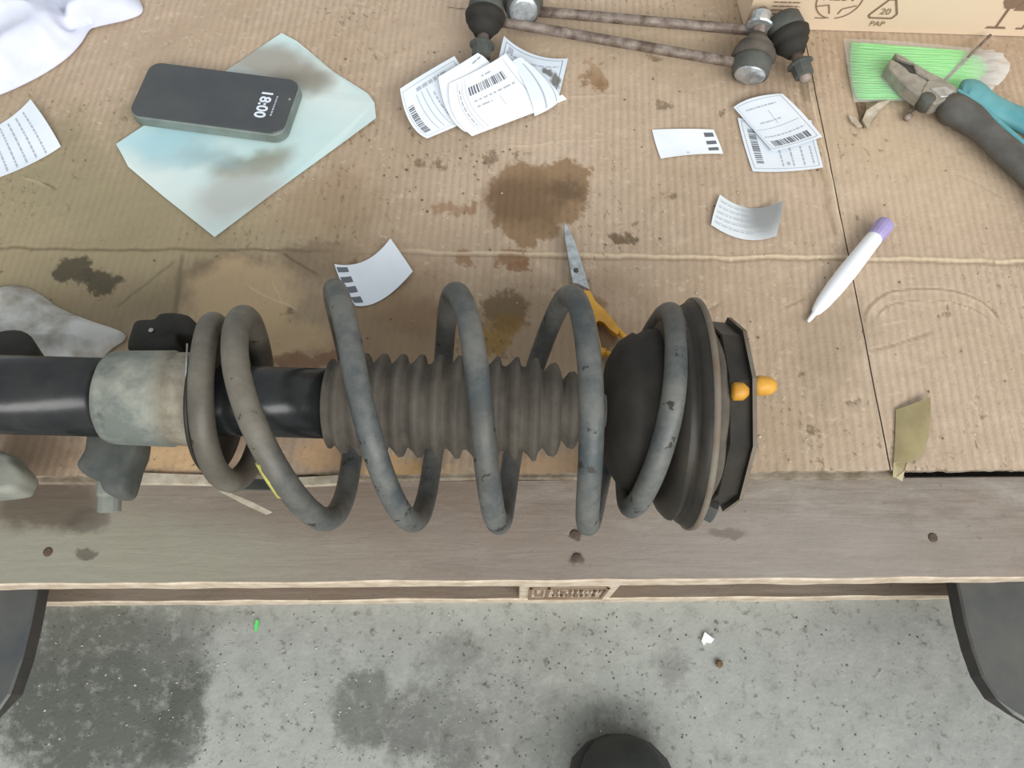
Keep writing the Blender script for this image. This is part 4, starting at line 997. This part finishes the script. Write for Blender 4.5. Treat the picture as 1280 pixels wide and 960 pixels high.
# ------------------------------------------------------------ pliers
pl = thing('pliers', 'combination pliers with teal and dark grey handles on the green packet', 'pliers', P(1185, 120))
def extr(name, pts, z0, z1, mat, bev=0.0012, label=None):
    m = MB(); m.prism([(p.x, p.y) for p in [P(a, b, z1) for (a, b) in pts]], T + z0, T + z1, 0, bev); return m.build(name, MAT[mat], pl, label)
extr('upper_jaw', [(1119, 66), (1127, 69), (1160, 88), (1180, 99), (1200, 112), (1196, 121), (1170, 112), (1160, 99), (1146, 90), (1142, 80), (1132, 77), (1121, 73)], .011, .022, 'steel_dull')
extr('lower_jaw', [(1113, 74), (1121, 77), (1131, 84), (1136, 90), (1146, 92), (1158, 100), (1172, 110), (1184, 118), (1172, 128), (1154, 122), (1134, 108), (1120, 94), (1110, 84)], .009, .022, 'steel_dull')
extr('jaw_gap', [(1121, 72), (1132, 77), (1142, 80), (1146, 88), (1160, 99), (1178, 113), (1160, 103), (1146, 93), (1136, 91), (1128, 82), (1119, 76)], .010, .020, 'fork_side', .0004)
extr('pivot', [(1160, 100), (1178, 99), (1197, 110), (1197, 118), (1184, 124), (1170, 130), (1158, 124), (1152, 114)], .010, .0232, 'steel_dull')
extr('pivot_ground_face', [(1162, 110), (1182, 108), (1193, 113), (1188, 120), (1176, 121), (1172, 117)], .0228, .0238, 'steel', .0003)
m = MB(); m.lathe([(-.012, .007), (.0, .007), (.001, .006)], P(1161, 122, .0225), (0, 0, 1), 20); m.build('pivot_pin', MAT['clampdark'], pl)
def handle(name, ctr, rad, mat, flat, z, label=None):
    m = MB(); pts = [P(a, b, z if len(c_) == 2 else c_[2]) for c_ in ctr for (a, b) in [c_[:2]]]
    # smooth the path
    sm_ = []
    for i in range(len(pts) - 1):
        for k in range(6): sm_.append(i + k / 6)
    sm_.append(len(pts) - 1)
    def cr(arr, t):
        i = min(int(t), len(arr) - 2); s_ = t - i; g = lambda k: arr[max(0, min(len(arr) - 1, k))]
        p0, p1, p2, p3 = g(i - 1), g(i), g(i + 1), g(i + 2); return 0.5 * (2 * p1 + (-1 * p0 + p2) * s_ + (2 * p0 - 5 * p1 + 4 * p2 - p3) * s_ * s_ + (-1 * p0 + 3 * p1 - 3 * p2 + p3) * s_ ** 3)
    m.tube([cr(pts, t) for t in sm_], [cr(rad, t) for t in sm_], 16, flat=flat, up=(0, 0, 1)); return m.build(name, MAT[mat], pl, label)
handle('handle', [(1200, 112), (1213, 116), (1232, 130), (1258, 142), (1290, 156), (1340, 184), (1380, 215)], [.010, .0150, .0140, .0125, .0135, .013, .009], 'teal', .62, .018, 'teal handle grip')
handle('handle', [(1178, 126), (1190, 134), (1212, 148), (1236, 168), (1262, 192), (1300, 226), (1345, 285)], [.010, .0150, .0155, .0125, .0135, .0140, .010], 'grip', .80, .015, 'dark grey handle grip')  # dark side of the two-tone grip, its shadow side included in the colour
handle('grip_inlay', [(1197, 112), (1212, 123), (1231, 137), (1253, 156), (1275, 175), (1300, 196), (1345, 244)], [.0014, .0030, .0026, .0024, .0024, .002, .001], 'teal', .8, .0225)
m = MB()
m.lathe([(-.006, .013), (.0, .0135), (.006, .011), (.009, .005)], P(1192, 138, .014), (-.5, .15, .8), 20); m.build('thumb_guard', MAT['grip'], pl)

# ------------------------------------------------------------ scissors
sz = thing('scissors', 'scissors with steel blades and orange-yellow handles behind the coil spring', 'scissors', P(725, 340))
def ext2(par, name, pts, z0, z1, mat, bev=0.0005, label=None):
    m = MB(); m.prism([(p.x, p.y) for p in [P(a, b, z1) for (a, b) in pts]], T + z0, T + z1, 0, bev); return m.build(name, MAT[mat], par, label)
ext2(sz, 'blade', [(705, 278), (709, 281), (718, 300), (728, 330), (737, 362), (722, 354), (716, 353), (711, 325), (706, 296)], .006, .009, 'steel')
ext2(sz, 'blade', [(706, 282), (712, 292), (722, 318), (732, 352), (727, 364), (716, 350), (709, 315)], .003, .0055, 'steel_dull')
m = MB(); m.lathe([(0, .0022), (.001, .002), (.0016, .001)], P(720, 338, .009), (0, 0, 1), 12); m.build('pivot_screw', MAT['clampdark'], sz)
ext2(sz, 'handle', [(727, 362), (737, 362), (744, 375), (756, 386), (766, 398), (776, 412), (772, 418), (764, 412), (756, 402), (748, 399), (744, 402), (748, 420), (752, 436), (758, 437), (756, 442), (749, 443), (745, 430), (740, 408), (735, 392)], .003, .010, 'orange', .0012)
m = MB()
lp = [P(772, 412, .007), P(784, 426, .007), P(784, 440, .006), P(770, 446, .006), P(756, 441, .006)]; m.tube(lp, .0026, 8); m.build('finger_loop', MAT['orange'], sz)

# ------------------------------------------------------------ marker tube
pn = thing('glue_tube', 'white plastic tube with purple cap lying across the cardboard gap', 'tube', P(1060, 345))
A = P(1010, 402, .003); B = P(1094, 296, .009); d_ = B - A; ln = d_.length; d_.normalize()
m = MB(); prof = [(0, .0012), (.004, .0018), (.009, .0022), (.012, .0040), (.022, .0060), (.040, .0074), (.060, .0078), (ln - .008, .0070), (ln - .002, .0068), (ln, .0064)]
m.lathe(prof, A, d_, 24); m.build('tube_body', MAT['penwhite'], pn)
m = MB(); m.lathe([(ln - .0005, .0066), (ln + .001, .0074), (ln + .014, .0080), (ln + .017, .0072)], A, d_, 16, smooth=False); m.build('cap', MAT['purple'], pn)

# tape
paper('packing_tape', [[(1120, 512, 1), (1140, 505, 3), (1163, 496, 4)], [(1119, 545, 1), (1140, 540, 4), (1162, 535, 4)], [(1117, 580, 1), (1138, 577, 2), (1155, 566, 3)]], MAT['tape'],
      'loose piece of yellowish packing tape at the front end of the cardboard gap', 'tape', (), 10, th=0.0005)
flat_piece('tape_tail', [(1117, 578), (1135, 574), (1131, 588), (1128, 602), (1120, 597), (1116, 596)], 0.0015, 0.0006, MAT['tape'], 'narrow tape end hanging over the cardboard edge', 'tape', None, [0, 0, 0, -.006, -.005, -.004])

# ------------------------------------------------------------ floor scraps and shoe
def fpt(px, py, z=0.0): return P(px, py, -T + z)
m = MB(); q = [fpt(a, b, .003) for (a, b) in ((881, 790), (893, 799), (889, 804), (883, 803), (880, 807), (877, 801))]; m.prism([(p.x, p.y) for p in q], 0.001, 0.003)
m.build('paper_scrap', MAT['white'], None, 'small white torn paper scrap on the concrete floor', 'scrap')
m = MB(); q = [fpt(a, b, .003) for (a, b) in ((320, 774), (323, 776), (322, 784), (319, 790), (318, 783))]; m.prism([(p.x, p.y) for p in q], 0.001, 0.003)
m.build('green_scrap', MAT['greenbit'], None, 'tiny bright green sliver on the concrete floor', 'scrap')
m = MB(); m.lathe([(0, .002), (.002, .0035), (.004, .002)], fpt(898, 830), (0.1, 0, 1), 8, smooth=False); m.build('pebble', MAT['crumb'], None, 'small brown pebble near the white paper scrap on the floor', 'pebble')
sh = thing('shoe', 'toe of a black shoe at the bottom edge of the picture', 'shoe', (0.085, -0.14, 0))
rings = []
tox = fpt(782, 0, .03).x
for (yy, hw, h, cx) in ((-.018, .006, .022, 0), (-.022, .020, .032, 0), (-.032, .029, .042, .0), (-.05, .037, .050, .0), (-.09, .044, .060, .001), (-.13, .043, .075, .002), (-.17, .040, .095, 0), (-.22, .036, .105, 0), (-.27, .034, .100, 0), (-.30, .024, .085, 0), (-.305, .012, .06, 0)):
    row = []
    for k in range(20):
        a = 2 * PI * k / 20; row.append(Vector((0.086 + cx + hw * math.cos(a), yy, 0.010 + max(0, (h - .010) * (math.sin(a) * .5 + .5) ** .8))))
    rings.append(row)
m = MB(); m.loft(rings, 0, True, True); m.build('upper', MAT['shoe'], sh)
m = MB(); out = [(0.086 + cx + s_ * hw * 1.04, yy) for s_ in (1, -1) for (yy, hw, cx) in (((-.018, .008, 0), (-.024, .024, 0), (-.036, .036, 0), (-.06, .044, .002), (-.10, .048, .003), (-.17, .041, 0), (-.26, .037, 0), (-.305, .02, 0)) if s_ == 1 else ((-.305, .02, 0), (-.26, .037, 0), (-.17, .041, 0), (-.10, .048, .003), (-.06, .044, .002), (-.036, .036, 0), (-.024, .024, 0), (-.018, .008, 0)))]
m.prism(out, 0.0, 0.016); m.build('sole', MAT['sole'], sh)

# crumbs and grit: nobody could count them
def specks(name, n, gen, mat, label, cat, smin, smax, zb):
    m = MB()
    for i in range(n):
        px, py = gen(); p = P(px, py, zb - T) if zb != T else P(px, py, 0)
        if zb == T and (py > 585): continue
        s_ = random.uniform(smin, smax); a = random.uniform(0, PI); k = random.uniform(.4, 1)
        R = Matrix.Rotation(a, 3, 'Z')
        vs = [p + R @ Vector((s_ * x, s_ * k * y, z)) + Vector((0, 0, .0002)) for (x, y, z) in ((-1, -.6, 0), (.8, -1, 0), (1, .7, 0), (-.5, 1, 0), (-.3, -.2, s_ * .7), (.4, .3, s_ * .6))]
        m.add(vs, [(0, 1, 4), (1, 5, 4), (1, 2, 5), (2, 3, 5), (3, 4, 5), (3, 0, 4)], 0, False)
    m.build(name, MAT[mat], None, label, cat, kind='stuff')
U = random.uniform
specks('dark_crumbs', 170, lambda: (U(0, 1270), U(50, 590)), 'crumb', 'brown crumbs and flecks scattered over the cardboard', 'debris', .0004, .0012, T)
specks('dark_shreds', 30, lambda: (random.gauss(560, 60), random.gauss(215, 28)), 'crumb', 'brown shreds gathered around the big oil stain', 'debris', .0006, .0015, T)
specks('pale_crumbs', 110, lambda: (U(250, 1270), U(60, 590)), 'crumb_l', 'pale cardboard crumbs scattered over the cardboard', 'debris', .0004, .0012, T)
specks('floor_grit', 520, lambda: (random.choice((random.gauss(650, 110), random.gauss(180, 120), U(30, 1180))), 765 + 195 * random.random()), 'grit', 'dark grit scattered on the concrete floor', 'debris', .0003, .0011, 0.0)
specks('floor_pale_grit', 110, lambda: (random.gauss(330, 260), U(768, 958)), 'pale_grit', 'pale grit scattered on the concrete floor', 'debris', .0005, .0013, 0.0)

for o in bpy.data.objects:
    if '_o' in o: del o['_o']
